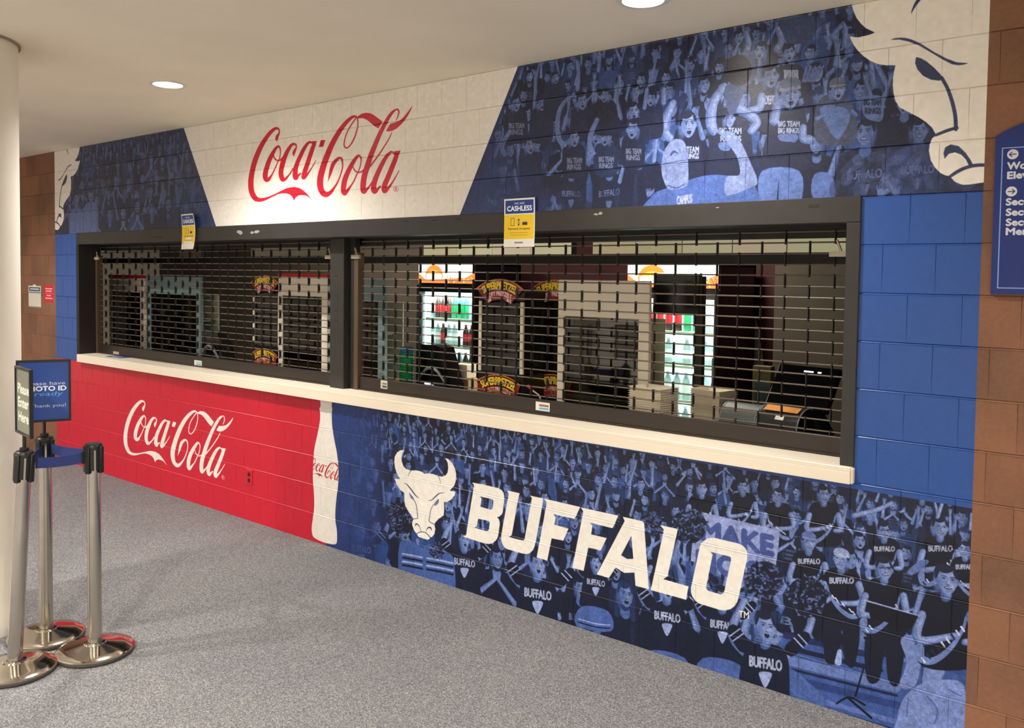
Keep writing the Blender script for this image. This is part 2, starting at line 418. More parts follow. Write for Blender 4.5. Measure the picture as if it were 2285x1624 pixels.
# ---- crowd painting
def lerp(a, b, t): return tuple(a[i]+(b[i]-a[i])*t for i in range(3))
def person(x, z, h, rg, pose=None, tone=None, shirt=None, txt=True, flip=None, hair=None):
    """a printed spectator: head centre x,z, head height h (all in metres on the wall)"""
    tone = rg.uniform(0.62, 1.0) if tone is None else tone
    skin = lerp(MID, LIGHT, tone); shade = lerp(MID, LIGHT, tone*0.55)
    shirt = shirt if shirt is not None else lerp(DARK, MID, rg.choice([0, 0, .05, .1, .25, .6, 1.0]))
    hair = hair if hair is not None else lerp(DARK, MID, rg.choice([0, 0, .1, .3, .9]))
    s = 1 if (flip if flip is not None else rg.random() < .5) else -1
    pose = pose or rg.choice(['up', 'up', 'up1', 'clap', 'clap', 'down', 'fist'])
    sh = 0.92*h
    body = [(x-.25*h, z-.55*h), (x+.25*h, z-.55*h), (x+sh, z-.82*h), (x+1.02*h, z-1.5*h), (x+.82*h, z-3.4*h), (x-.82*h, z-3.4*h), (x-1.02*h, z-1.5*h), (x-sh, z-.82*h)]
    cv.poly(spline(body, 3), lerp(shirt, DARK, .35)); 
    cv.poly(spline([(x+(a-x)*.93+.03*h*s, b-.03*h) for a, b in body], 3), shirt)
    if txt and h > .035 and rg.random() < .5:
        if h > .075:
            cv.textbox(rg.choice(['BUFFALO', 'BUFFALO', 'UB']), x-.62*h, z-1.75*h, x+.62*h, z-1.42*h, lerp(MID, LIGHT, .95), .8, rise=rg.uniform(-.1, .1)*h)
            cv.poly([(x-.2*h, z-1.95*h), (x+.2*h, z-1.95*h), (x+.14*h, z-2.25*h), (x, z-2.45*h), (x-.14*h, z-2.25*h)], lerp(MID, LIGHT, .7), .7)
        else:
            for k in range(3):
                cv.rect(x-.5*h+rg.uniform(0, .1)*h, z-(1.5+.25*k)*h, x+.5*h-rg.uniform(0, .2)*h, z-(1.36+.25*k)*h, lerp(MID, LIGHT, .7), .5)
    for q in range(3):                                   # folds of the shirt
        fx = x+rg.uniform(-.6, .6)*h; cv.cap((fx, z-1.2*h), (fx+rg.uniform(-.3, .3)*h, z-3.2*h), .07*h, .12*h, lerp(shirt, rg.choice([DARK, MID]), .35), .5)
    cv.cap((x, z-.3*h), (x, z-.72*h), .17*h, .22*h, shade)
    hi = lerp(skin, (196, 208, 238), .28)
    def arm(sx, el, hd, fist=True):
        shp = (x+sx*.8*h, z-.95*h)
        mid_ = (shp[0]*.42+el[0]*.58, shp[1]*.42+el[1]*.58)
        cv.cap(shp, el, .20*h, .135*h, shade); cv.cap(shp, mid_, .26*h, .23*h, lerp(shirt, DARK, .2))
        cv.cap(el, hd, .145*h, .085*h, shade); cv.cap((el[0]+.03*h*s, el[1]), (hd[0]+.02*h*s, hd[1]), .10*h, .06*h, skin)
        cv.cap((el[0]+.05*h*s, el[1]), (hd[0]+.03*h*s, hd[1]), .045*h, .03*h, hi, .6)
        cv.ell(hd[0], hd[1]+.1*h, .12*h, .16*h, skin)
        if h > .045 and fist:
            for k in range(4): cv.cap((hd[0]+(-.09+.06*k)*h, hd[1]+.16*h), (hd[0]+(-.14+.095*k)*h, hd[1]+.38*h), .03*h, .022*h, skin)
    if pose == 'up':
        for q in (-1, 1): arm(q, (x+q*rg.uniform(.95, 1.3)*h, z-.1*h+rg.uniform(-.3, .5)*h), (x+q*rg.uniform(.45, 1.3)*h, z+rg.uniform(.8, 1.5)*h))
    elif pose == 'up1':
        arm(s, (x+s*1.1*h, z+.1*h), (x+s*rg.uniform(.7, 1.2)*h, z+1.4*h)); arm(-s, (x-s*1.3*h, z-1.9*h), (x-s*.8*h, z-2.6*h))
    elif pose == 'fist':
        arm(s, (x+s*1.25*h, z-1.5*h), (x+s*.95*h, z-.4*h), False); arm(-s, (x-s*1.3*h, z-1.9*h), (x-s*.6*h, z-2.4*h))
    draw_head(x, z, h, s, rg, skin, shade, hi, hair, rg.random() < .38, rg.random() < .15)
    if pose == 'clap':
        for q in (-1, 1): arm(q, (x+q*1.15*h, z-1.9*h), (x+q*.1*h, z-1.0*h))

def egg(x, z, rx, rz, dx=0.0, n=20):
    out = []
    for i in range(n):
        t = 2*math.pi*i/n; c, s_ = math.cos(t), math.sin(t)
        out.append((x+rx*c*(1-.26*max(0, -s_)**1.4)+dx*max(0, -s_), z+rz*s_))
    return out
def draw_head(x, z, h, s, rg, skin, shade, hi, hair, long_hair, capped, mouth=None):
    """a printed head: egg-shaped face lit from one side, brow shadow, nose, mouth, ears and hair"""
    if long_hair:
        cv.poly([egg(x, z-.08*h, .40*h, .56*h)], hair); cv.cap((x-.3*h, z-.1*h), (x-.36*h, z-.85*h), .14*h, .10*h, hair); cv.cap((x+.3*h, z-.1*h), (x+.36*h, z-.85*h), .14*h, .10*h, hair)
    else:
        for q in (-1, 1): cv.ell(x+q*.33*h, z-.03*h, .055*h, .10*h, shade)
        cv.ell(x-.03*h*s, z+.16*h, .36*h, .36*h, hair)
    cv.poly([egg(x+.02*h*s, z-.02*h, .315*h, .46*h, .03*h*s)], skin)
    b = max(1.0, .10*h*cv.res)
    cv.ell(x-.24*h*s, z-.08*h, .15*h, .40*h, shade, .75, 0, b)
    cv.ell(x+.12*h*s, z+.02*h, .14*h, .22*h, hi, .45, 0, b); cv.ell(x+.05*h*s, z+.27*h, .2*h, .08*h, hi, .4, 0, b)
    cv.poly([egg(x-.07*h*s, z+.37*h, .27*h, .15*h)], hair); cv.cap((x-.27*h*s, z+.30*h), (x-.31*h*s, z+.02*h), .075*h, .03*h, hair); cv.cap((x+.24*h*s, z+.30*h), (x+.30*h*s, z+.10*h), .05*h, .02*h, hair)
    if capped:
        cc = lerp(MID, hair, .5); cv.ell(x, z+.28*h, .36*h, .24*h, cc); cv.cap((x, z+.16*h), (x+.42*h*s, z+.13*h), .05*h, .03*h, cc)
    cx = x+.06*h*s
    for q in (-1, 1):
        cv.ell(cx+q*.135*h, z+.06*h, .085*h, .055*h, shade, .8, 0, b)
        cv.ell(cx+q*.13*h, z+.045*h, .042*h, .022*h, DARK, .9)
        cv.cap((cx+q*.06*h, z+.115*h), (cx+q*.2*h, z+.125*h), .017*h, .012*h, DARK, .7)
    cv.cap((cx-.02*h*s, z+.05*h), (cx-.035*h*s, z-.10*h), .02*h, .035*h, shade, .7); cv.ell(cx+.01*h*s, z-.09*h, .05*h, .03*h, hi, .5)
    cv.ell(cx, z-.145*h, .06*h, .018*h, DARK, .5)
    mo = rg.random() if mouth is None else mouth
    if mo < .4: cv.ell(cx, z-.265*h, .085*h, .09*h, DARK, .95); cv.ell(cx, z-.205*h, .06*h, .018*h, (206, 214, 238), .8)
    elif mo < .75: cv.ell(cx, z-.25*h, .12*h, .045*h, DARK, .85); cv.cap((cx-.07*h, z-.24*h), (cx+.07*h, z-.24*h), .018*h, .018*h, (210, 218, 240), .9)
    else: cv.cap((cx-.08*h, z-.25*h), (cx+.08*h, z-.25*h), .016*h, .016*h, DARK, .75)
    cv.ell(cx, z-.37*h, .08*h, .025*h, shade, .6)

def speckle(rg, x0, x1, z0, z1, n, r0, r1, cols, al):
    for _ in range(n):
        a = rg.uniform(0, 3.14)
        cv.ell(rg.uniform(x0, x1), rg.uniform(z0, z1), rg.uniform(r0, r1), rg.uniform(r0, r1)*.5, rg.choice(cols), rg.uniform(.3, 1)*al, a)

# ---- upper band: crowd left of and right of the white panel
rg = random.Random(7)
def clip_poly(pts):
    r = cv.cov_polys([pts]); c = np.zeros((cv.H, cv.W), np.float32); c[r[1]:r[3], r[0]:r[2]] = r[4]; cv.clip = c
ZT = 2.232
clip_poly([(-7.7785, ZT), (-4.9, ZT), (-5.4, 3.06), (-7.7785, 3.06)])
cv.rect(-7.8, ZT, -4.9, 3.06, (33, 42, 78))
for row, (zr, hr) in enumerate([(3.0, .06), (2.92, .07), (2.82, .085), (2.70, .10), (2.56, .115), (2.42, .12)]):
    xx = -7.75+rg.uniform(0, .1)
    while xx < -5.0:
        person(xx, zr+rg.uniform(-.03, .03), hr*rg.uniform(.85, 1.15), rg, tone=rg.uniform(.45, .85), hair=DARK); xx += hr*rg.uniform(1.7, 2.6)
# two large pale shirts beside the bull
for (a, b, c_) in ((-7.32, 2.56, .15), (-7.02, 2.60, .14)):
    person(a, b, c_, rg, 'down', .9, lerp(MID, LIGHT, .75), False)
# fade into plain blue at the slanting edge
for k in range(30):
    t = k/29; cv.poly([(-4.9-.9*(1-t), ZT-.1), (-4.6, ZT-.1), (-4.6, ZT+.05+.55*(1-t)), (-5.15-.35*(1-t), ZT+.05+.55*(1-t))], (38, 62, 120), .05)
clip_poly([(-2.5, ZT), (MX1, ZT), (MX1, 3.06), (-1.9, 3.06)])
cv.rect(-2.6, ZT, MX1, 3.06, (30, 38, 72))
for row, (zr, hr) in enumerate([(3.03, .055), (2.97, .062), (2.89, .07), (2.80, .08), (2.70, .088), (2.60, .092), (2.49, .10)]):
    xx = -2.1+rg.uniform(0, .1)
    while xx < .2:
        person(xx, zr+rg.uniform(-.03, .03), hr*rg.uniform(.85, 1.12), rg, tone=rg.uniform(.5, .9), hair=DARK,
               pose=rg.choice(['up', 'up', 'up1', 'fist', 'clap'])); xx += hr*rg.uniform(1.7, 2.5)
fM = zmap(1440, 40, 3.691); fN = zmap(1040, 60, 3.867)
S1 = lerp(MID, LIGHT, .95); S2 = lerp(MID, LIGHT, .6); DK = (24, 30, 54)
def strokes(f, *SS, col=None, al=1.0):
    for S in SS:
        if col is None or col == S2 and len(S) > 1 and S[0][2] > 28:      # a limb: shaded side, lit side, highlight
            c_ = col or S1
            union(cv, stroke_polys(S, f), lerp(c_, MID, .5)); union(cv, stroke_polys([(a+w*.10, b-w*.06, w*.72) for a, b, w in S], f), c_)
            union(cv, stroke_polys([(a+w*.18, b-w*.10, w*.26) for a, b, w in S], f), lerp(c_, (206, 216, 242), .4), .6)
        else: union(cv, stroke_polys(S, f), col, al)
def face(f, x, y, rx, ry, mouth=True, capc=None, hair=DK, look=1, tone=S1):
    X, Z = f((x, y)); X2, Z2 = f((x, y+ry)); h = abs(Z-Z2)*2.15; r_ = random.Random(int(x*7+y))
    draw_head(X, Z, h, look, r_, tone, S2, lerp(tone, (206, 216, 242), .4), hair, False, False, .2 if mouth else .6)
    if capc:
        cv.ell(X, Z+.30*h, .37*h, .25*h, capc); cv.cap((X-.3*h, Z+.18*h), (X+.34*h, Z+.18*h), .045*h, .045*h, lerp(capc, (200, 208, 232), .3))
def shirt(f, pts, col=DK): cv.poly(spline(mp(f, pts), 4), col)
def ftext(f, s, x0, y0, x1, y1, col=(176, 186, 220), al=.9, rise=0):
    """text box given by its left/right x and top/bottom y in read-off coordinates"""
    cv.text(s, lambda u, v: f((x0+(x1-x0)*u, y1+(y0-y1)*v+rise*u)), col, al, .03)
# printed figures of the right upper band, back to front
shirt(fM, [(1120,0),(1480,0),(1440,60),(1380,150),(1300,210),(1160,190)], (52, 70, 108))
face(fM, 1180, 290, 62, 70, look=1); face(fM, 950, 270, 58, 70, look=-1); face(fM, 770, 160, 45, 55)
shirt(fM, [(1080,420),(1290,400),(1330,640),(1090,640)]); ftext(fM, 'THUNDER', 1140, 430, 1260, 500)
shirt(fM, [(900,560),(1120,560),(1120,900),(870,900)]); face(fM, 1030, 480, 66, 95); ftext(fM, 'DEFEND', 985, 640, 1120, 710)
strokes(fM, [(960,640,60),(940,740,70),(870,760,60)]); strokes(fM, [(1090,90,46),(1120,190,56),(1080,260,60)]); strokes(fM, [(830,120,40),(850,200,50),(840,260,50)])
# raised hands between the blocks, pale torso and jeans at the right
strokes(fM, [(1580,180,50),(1540,150,40),(1620,60,44)], [(1640,230,50),(1650,110,44),(1630,40,30)], [(1490,160,44),(1500,195,40)], col=S2)
for k in range(5): strokes(fM, [(1300+22*k,520,22),(1330+34*k,400,18)], col=S2)
shirt(fM, [(1420,700),(1560,620),(1700,700),(1740,1000),(1560,1050),(1400,1000)], (66, 74, 100)); face(fM, 1580, 590, 80, 85, capc=(96, 100, 120))
shirt(fM, [(1440,740),(1560,720),(1690,790),(1590,1000),(1480,860)], S2)
strokes(fM, [(1410,830,40),(1470,800,40)], [(1700,770,40),(1735,800,36)], col=S2)
shirt(fM, [(1790,660),(1950,650),(1955,830),(1880,850),(1800,800)], S2); ftext(fM, 'BIG TEAM', 1800, 670, 1940, 720, DK); ftext(fM, 'RINGS', 1810, 740, 1940, 790, DK)
shirt(fM, [(1390,1290),(1530,1290),(1560,1480),(1380,1480)], (84, 110, 176))
speckle(rg, fM((1560,1200))[0], MX1, 2.26, 2.42, 90, .01, .05, [(84, 104, 160), (70, 88, 140), (36, 48, 84)], .5)
# shouting man with raised fist, printed shirt, jeans
shirt(fM, [(1020,900),(1100,770),(1280,730),(1330,860),(1330,1240),(980,1250),(960,1140)])
strokes(fM, [(1110,590,80),(1090,700,76),(1060,850,80)]); strokes(fM, [(1110,560,90),(1105,580,90)])
strokes(fM, [(1300,900,60),(1300,990,70),(1350,1000,80)])
face(fM, 1185, 630, 68, 120, capc=(100, 108, 140))
ftext(fM, 'BIG TEAM', 1095, 850, 1270, 895); ftext(fM, 'BIG RINGS', 1095, 905, 1265, 950); shirt(fM, [(1100,960),(1250,960),(1240,1020),(1180,1020),(1110,1010)], S2)
shirt(fM, [(960,1260),(1270,1260),(1275,1530),(1110,1600),(1100,1330),(1060,1600),(945,1530)], (92, 118, 184))
# man with megaphone
shirt(fM, [(560,880),(640,790),(760,800),(860,880),(860,1330),(540,1330)])
strokes(fM, [(650,560,60),(560,700,80),(540,850,90),(560,930,80)]); strokes(fM, [(750,740,80),(850,790,80),(915,860,80),(870,930,60)])
face(fM, 690, 830, 60, 70, mouth=False)
shirt(fM, [(660,560),(830,560),(790,660),(740,780),(680,770)], (56, 72, 116))
for dx, rx, ry, c_ in ((30, 125, 132, (66, 82, 128)), (0, 112, 128, (14, 17, 30))):
    cv.poly([fM((765+dx+rx*math.cos(t*math.pi/16), 432+ry*math.sin(t*math.pi/16))) for t in range(32)], c_)
ftext(fM, 'BIG TEAM', 610, 905, 790, 955); ftext(fM, 'RINGS', 620, 970, 790, 1015); shirt(fM, [(605,1030),(700,1025),(690,1090),(620,1085)], S2)
# shouting man left of him
shirt(fM, [(240,960),(330,900),(440,950),(460,1330),(250,1330)]); ftext(fM, 'TEAM', 340, 1060, 440, 1110); ftext(fM, 'RINGS', 340, 1115, 440, 1160)
strokes(fM, [(230,700,60),(160,850,76),(160,940,80),(200,990,70)]); face(fM, 350, 880, 62, 105)
face(fM, 60, 650, 46, 80, capc=DK); strokes(fM, [(150,590,44),(150,700,40)])
# people nearer the white panel
for (x, y, r) in ((430, 660, 46), (1000, 640, 50), (930, 960, 50), (1205, 950, 50), (550, 1020, 52), (1200, 590, 40), (1440, 880, 56), (1600, 620, 42), (650, 660, 42), (770, 440, 34)):
    shirt(fN, [(x-70, y+r*1.2), (x+70, y+r*1.2), (x+100, y+160), (x+84, y+330), (x-84, y+330), (x-100, y+160)], lerp(DK, MID, (x % 3)*.12))
    face(fN, x, y, r, r*1.5, look=1 if x < 1100 else -1, tone=lerp(MID, LIGHT, .72))
    if x in (430, 930, 1205, 1440): ftext(fN, 'BIG TEAM', x-60, y+170, x+70, y+215, al=.6); ftext(fN, 'RINGS', x-55, y+225, x+60, y+270, al=.6)
strokes(fN, [(930,580,26),(830,670,33),(790,800,39),(800,960,46),(850,1020,39)], [(1130,800,39),(1070,950,43),(1080,1060,39),(1110,1090,26)], [(380,900,33),(310,1020,39),(330,1100,39)], [(1560,540,33),(1540,700,33)], [(960,300,26),(970,420,33),(960,540,33)], [(1160,240,26),(1140,380,26)], col=lerp(MID, LIGHT, .8))
# man seen from behind: white cap, pointing arm
shirt(fM, [(60,1460),(180,1400),(480,1300),(700,1300),(870,1330),(870,1600),(0,1640)], (70, 98, 168))
cv.poly(spline(mp(fM, [(180,1050),(240,1000),(310,1010),(345,1100),(355,1330),(330,1390),(240,1415),(180,1400),(135,1280),(140,1150)]), 5), (122, 138, 186))
strokes(fM, [(210,1130,14),(235,1100,16),(265,1115,8)], [(150,1200,6),(330,1170,6)], [(185,1380,8),(260,1400,8),(320,1370,8)], col=(50, 62, 110))
cv.poly(spline(mp(fM, [(665,1460),(670,1310),(775,1290),(760,1160),(700,1060),(640,980),(525,895),(520,880),(620,925),(700,935),(780,1010),(870,1200),(925,1350),(860,1400)]), 5), (124, 140, 188))
ftext(fM, 'CAMPUS', 260, 1470, 385, 1540, rise=-20)
for k in range(26):        # plain blue towards the slanting edge of the panel
    t = k/25; cv.poly([(-2.5, ZT-.1), (-1.45+.5*t-.7*t, ZT-.1), (-2.05-.1*t, ZT+.12+.38*(1-t)), (-2.5, ZT+.12+.38*(1-t))], (38, 60, 118), .055)
cv.clip = None
# white panel and the big lettering
cv.poly([(-4.940, 2.2), (-2.378, 2.2), (-1.925, 3.05), (-5.437, 3.05)], C_NAVY)
cv.poly([(-4.925, 2.2), (-2.40, 2.2), (-1.948, 3.06), (-5.420, 3.06)], C_WHITE)
union(cv, LOGO, (206, 26, 52))
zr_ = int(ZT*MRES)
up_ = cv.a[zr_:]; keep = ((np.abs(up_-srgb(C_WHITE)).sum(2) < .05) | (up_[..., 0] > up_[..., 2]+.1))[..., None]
soft = up_+(srgb((64, 72, 98))-up_)*.20  # greyed: the ceiling's reflected veil is put into the upper print
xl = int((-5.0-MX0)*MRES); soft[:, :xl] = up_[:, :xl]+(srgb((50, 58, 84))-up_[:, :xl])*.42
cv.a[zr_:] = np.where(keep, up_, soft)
# ---- large bull heads at both ends of the upper band
f1 = zmap(1860, 0, 3.692)
BW = [(160,-120),(150,40),(165,95),(190,150),(225,195),(265,232),(340,268),(300,285),(255,296),(200,308),(165,306),(135,298),(145,330),(165,370),(200,418),(245,462),(300,500),(360,526),(430,538),(510,538),(498,590),(490,640),(488,700),(494,770),(512,835),(545,885),(620,925),(700,965),(760,1005),(810,1050),(845,1112),(812,1140),(792,1185),(785,1240),(800,1320),(835,1380),(880,1425),(925,1447),(960,1450),(972,1468),(1000,1498),(1060,1522),(1120,1520),(1400,1480),(1400,-120)]
BL = [[(640,112,3),(650,85,12),(672,40,22),(705,-10,30),(740,-80,34)],
      [(890,640,30),(935,720,30),(975,830,32),(1002,950,32),(1008,1065,32)], [(1018,1052,26),(940,1074,26),(840,1114,22)],
      [(1300,1358,26),(1170,1362,28),(1080,1385,28),(1010,1420,28),(955,1458,22)]]
BP = [[(468,328),(500,316),(545,310),(590,312),(640,324),(720,360),(830,430),(930,482),(1010,512),(1110,520),(1070,533),(1030,538),(975,528),(900,490),(800,430),(700,372),(620,342),(540,325)],
      [(680,470),(720,480),(765,505),(830,560),(880,612),(902,652),(870,665),(800,655),(735,622),(690,570),(672,520)],
      [(915,1308),(906,1262),(920,1215),(965,1190),(1030,1203),(1090,1260),(1130,1320),(1155,1368),(1120,1372),(1090,1312),(1050,1272),(1000,1254),(950,1266)]]
BULLP = [mp(f1, BW)]; BULLD = [mp(f1, p) for p in BP]
for S in BL: BULLD += stroke_polys(S, f1, 4)
clip_poly([(-1.5, 2.236), (MX1, 2.236), (MX1, 3.06), (-1.5, 3.06)])
cv.poly([spline(BULLP[0], 2)] if False else [BULLP[0]], C_WHITE); union(cv, BULLD, (52, 62, 96))
f8 = zmap(110, 310, 7.38)
src = [f1(p) for p in ((135,298),(680,470),(845,1112),(1060,1522),(1008,1065),(510,538),(340,268))]
dst = [f8(p) for p in ((500,350),(285,595),(228,1140),(140,1508),(165,1110),(358,615),(430,348))]
K_L = fit_affine(src, dst)
clip_poly([(MX0, 2.236), (-6.5, 2.236), (-6.5, 3.06), (MX0, 3.06)])
cv.poly([place([BULLP[0]], K_L)[0]], C_WHITE); union(cv, place(BULLD, K_L), (62, 66, 92))
cv.clip = None
# ---- middle piers stay blue; lower wall: red, bottle, crowd
ZL = 1.012
cv.rect(MX0, 0, -3.3, ZL, C_RED)
fb = zmap(680, 880, 4.64)
bottle = spline(mp(fb, [(163,20),(165,110),(152,150),(160,200),(155,290),(130,420),(100,560),(90,680),(85,800),(85,890),(92,980),(98,1090),(95,1200),(82,1290),(72,1370),(75,1430),(95,1480),(180,1525),(280,1550),(325,1545),(335,1500),(332,1400),(318,1310),(318,1200),(330,1060),(345,940),(350,800),(345,700),(330,590),(305,460),(285,330),(280,210),(285,150),(278,110),(280,20)]), 4)
mid_pts = mp(fb, [(220,20),(220,300),(220,600),(220,900),(220,1200),(220,1500),(220,1700)])
crowd_l = [(MX1, ZL)]+[(mid_pts[0][0], ZL)]+mid_pts[1:-1]+[(mid_pts[-1][0], -.1), (MX1, -.1)]
ZLR = 0.985
clip_poly([(MX1, ZLR)]+[(mid_pts[0][0], ZL)]+mid_pts[1:-1]+[(mid_pts[-1][0], -.1), (MX1, -.1)])
cv.rect(-4, -.1, MX1, ZL+.02, (22, 28, 54))
rg = random.Random(21)
rows = [(1.0, .036), (.95, .040), (.89, .044), (.82, .050), (.75, .056), (.67, .064), (.58, .072), (.48, .082), (.37, .094), (.24, .11)]
for zr, hr in rows:
    xx = -3.35+rg.uniform(0, .1)
    while xx < MX1:
        g = 1+.28*(xx+3.4)/3.7
        if rg.random() < .93: person(xx, zr+rg.uniform(-.02, .02), hr*g*rg.uniform(.85, 1.12), rg, tone=rg.uniform(.6, 1.0), hair=lerp(DARK, MID, rg.choice([0, 0, .1, .5])))
        xx += hr*g*rg.uniform(1.75, 2.7)
speckle(rg, -3.4, -1.2, .75, 1.0, 160, .004, .014, [LIGHT, MID, DARK], .8)
# right end: pep band on the bleachers
fQ = zmap(1400, 1050, 2.829); fR = zmap(1900, 1000, 2.603); fP = zmap(700, 880, 3.123)
cv.poly(mp(fQ, [(1000,1030),(1556,1160),(2300,1330),(2300,1800),(1100,1800),(700,1400)]), (58, 84, 148))
for (a, b, w_, c_) in (((1000,1040),(1600,1180),40,(30,42,86)), ((1020,1120),(1600,1260),30,(22,30,60)), ((1030,1200),(1700,1370),60,(96,118,180)), ((1040,1255),(1700,1420),16,(24,34,66)), ((1100,1330),(1900,1530),46,(40,62,120)), ((1100,1420),(1900,1640),30,(88,110,176)), ((1240,1500),(1900,1700),14,(20,30,60))):
    strokes(fQ, [(*a, w_), (*b, w_)], col=c_)
def musician(f, x, y, r, dark=True, flip=1, glasses=False, legs=True, capc=None, txt=True):
    k = r/50.0
    shirt(f, [(x-60*k, y+60*k), (x+50*k, y+62*k), (x+125*k, y+115*k), (x+150*k, y+330*k), (x+110*k, y+430*k), (x-110*k, y+420*k), (x-150*k, y+300*k), (x-120*k, y+110*k)], (15, 19, 36) if dark else MID)
    if legs: shirt(f, [(x-105*k, y+400*k), (x+115*k, y+410*k), (x+95*k, y+720*k), (x+25*k, y+700*k), (x+5*k, y+480*k), (x-30*k, y+700*k), (x-110*k, y+690*k)], (18, 24, 44))
    strokes(f, [(x-120*k, y+170*k, 50*k), (x-135*k*1.0, y+290*k, 44*k), (x-20*k+flip*60*k, y+270*k, 34*k)], [(x+120*k, y+170*k, 50*k), (x+140*k, y+290*k, 44*k), (x+30*k+flip*60*k, y+300*k, 34*k)])
    strokes(f, [(x, y+40*k, 50*k), (x, y+80*k, 56*k)], col=S2)
    face(f, x, y, r, r*1.35, mouth=False, look=flip, capc=capc)
    if glasses: strokes(f, [(x-r*.6, y-r*.12, 5*k), (x+r*.8, y-r*.12, 5*k)], col=DK)
    if txt: ftext(f, 'BUFFALO', x-80*k, y+125*k, x+85*k, y+165*k)
    # saxophone: curved body with keys
    SX = [(x+flip*95*k, y+180*k, 12*k), (x+flip*80*k, y+240*k, 18*k), (x+flip*20*k, y+330*k, 26*k), (x-flip*60*k, y+390*k, 34*k), (x-flip*120*k, y+380*k, 40*k), (x-flip*130*k, y+330*k, 50*k)]
    strokes(f, SX, col=(104, 126, 184))
    for q in range(9):
        t = q/8; px_ = x+flip*(80-190*t)*k; py_ = y+(240+150*t)*k
        strokes(f, [(px_-8*k, py_-14*k, 10*k), (px_+8*k, py_+8*k, 9*k)], col=rg.choice([(196, 206, 236), (28, 36, 66)]))
for a in [(1240,150,38,1),(950,160,34,-1),(730,100,32,1),(470,110,34,1)]: musician(fQ, a[0], a[1], a[2], flip=a[3], txt=False, legs=False)
musician(fR, 190, 480, 36, glasses=True, legs=False); musician(fR, 515, 460, 42, flip=1, legs=False)
musician(fR, 660, 590, 34, flip=-1, legs=False)
strokes(fR, [(15,390,34),(140,360,30),(230,320,26)], [(500,400,24),(530,310,22)], [(690,470,20),(697,380,16)])
shirt(fR, [(320,720),(400,650),(450,660),(370,730)], S2)
musician(fQ, 1145, 450, 42, capc=(86, 104, 160)); musician(fQ, 1350, 560, 46, capc=(140, 156, 204), flip=-1)
musician(fR, 190, 700, 46, glasses=True, txt=False, flip=1)
shirt(fR, [(290,1100),(470,1080),(580,1110),(560,1250),(500,1370),(410,1370),(440,1200),(420,1190),(370,1380),(280,1380),(320,1240)], (112, 132, 190))
musician(fR, 550, 765, 60, legs=False, txt=False)
strokes(fR, [(80,885,14),(250,935,14),(390,975,12)], col=(150, 166, 214)); cv.poly(mp(fR, [(85,890),(388,975),(350,1050),(110,985)]), (12, 16, 30))
shirt(fR, [(280,1500),(320,1430),(400,1370),(520,1345),(640,1360),(665,1480),(660,1700),(250,1700),(265,1580)], (116, 136, 196))
strokes(fR, [(440,1440,10),(500,1520,10),(480,1600,8)], [(330,1450,8),(320,1560,8)], [(560,1400,8),(640,1440,8)], col=(80, 100, 160))
strokes(fQ, [(1490,1250,10),(1440,1420,14)], [(1320,1470,12),(1400,1430,12),(1500,1480,12)], [(1400,1440,14),(1540,1560,14)], col=(12, 16, 30))
strokes(fQ, [(1340,1140,30),(1330,1210,46)], col=(140, 160, 212)); shirt(fQ, [(1030,1250),(1150,1340),(1245,1440),(1245,1500),(1100,1460),(1020,1350)], (70, 96, 160))
# sign held up in the crowd
cv.poly(mp(fQ, [(425,250),(966,378),(925,700),(400,570)]), (142, 156, 208))
cv.text('MAKE', lambda u, v: fQ((468+450*u, 430-118*v+105*u)), (64, 82, 146), 1, .06)
cv.text('NOISE', lambda u, v: fQ((440+470*u, 620-118*v+100*u)), (64, 82, 146), 1, .06)
strokes(fQ, [(500,650,40),(560,700,40)], col=DK)
def pompom(f, x, y, r):
    cv.poly([f((x+r*math.cos(i*math.pi/10), y+r*math.sin(i*math.pi/10))) for i in range(20)], (20, 25, 46))
    for q in range(int(170)):
        a = rg.uniform(0, 6.283); d = r*math.sqrt(rg.random()); b = rg.uniform(0, 6.283); L = rg.uniform(10, 24)
        x1, y1 = x+d*math.cos(a), y+d*math.sin(a)
        p, q_ = f((x1, y1)), f((x1+L*math.cos(b), y1+L*math.sin(b)))
        cv.cap(p, q_, .005, .002, rg.choice([(24, 30, 56), (14, 18, 34), (60, 76, 128), (96, 114, 172)]), .9)
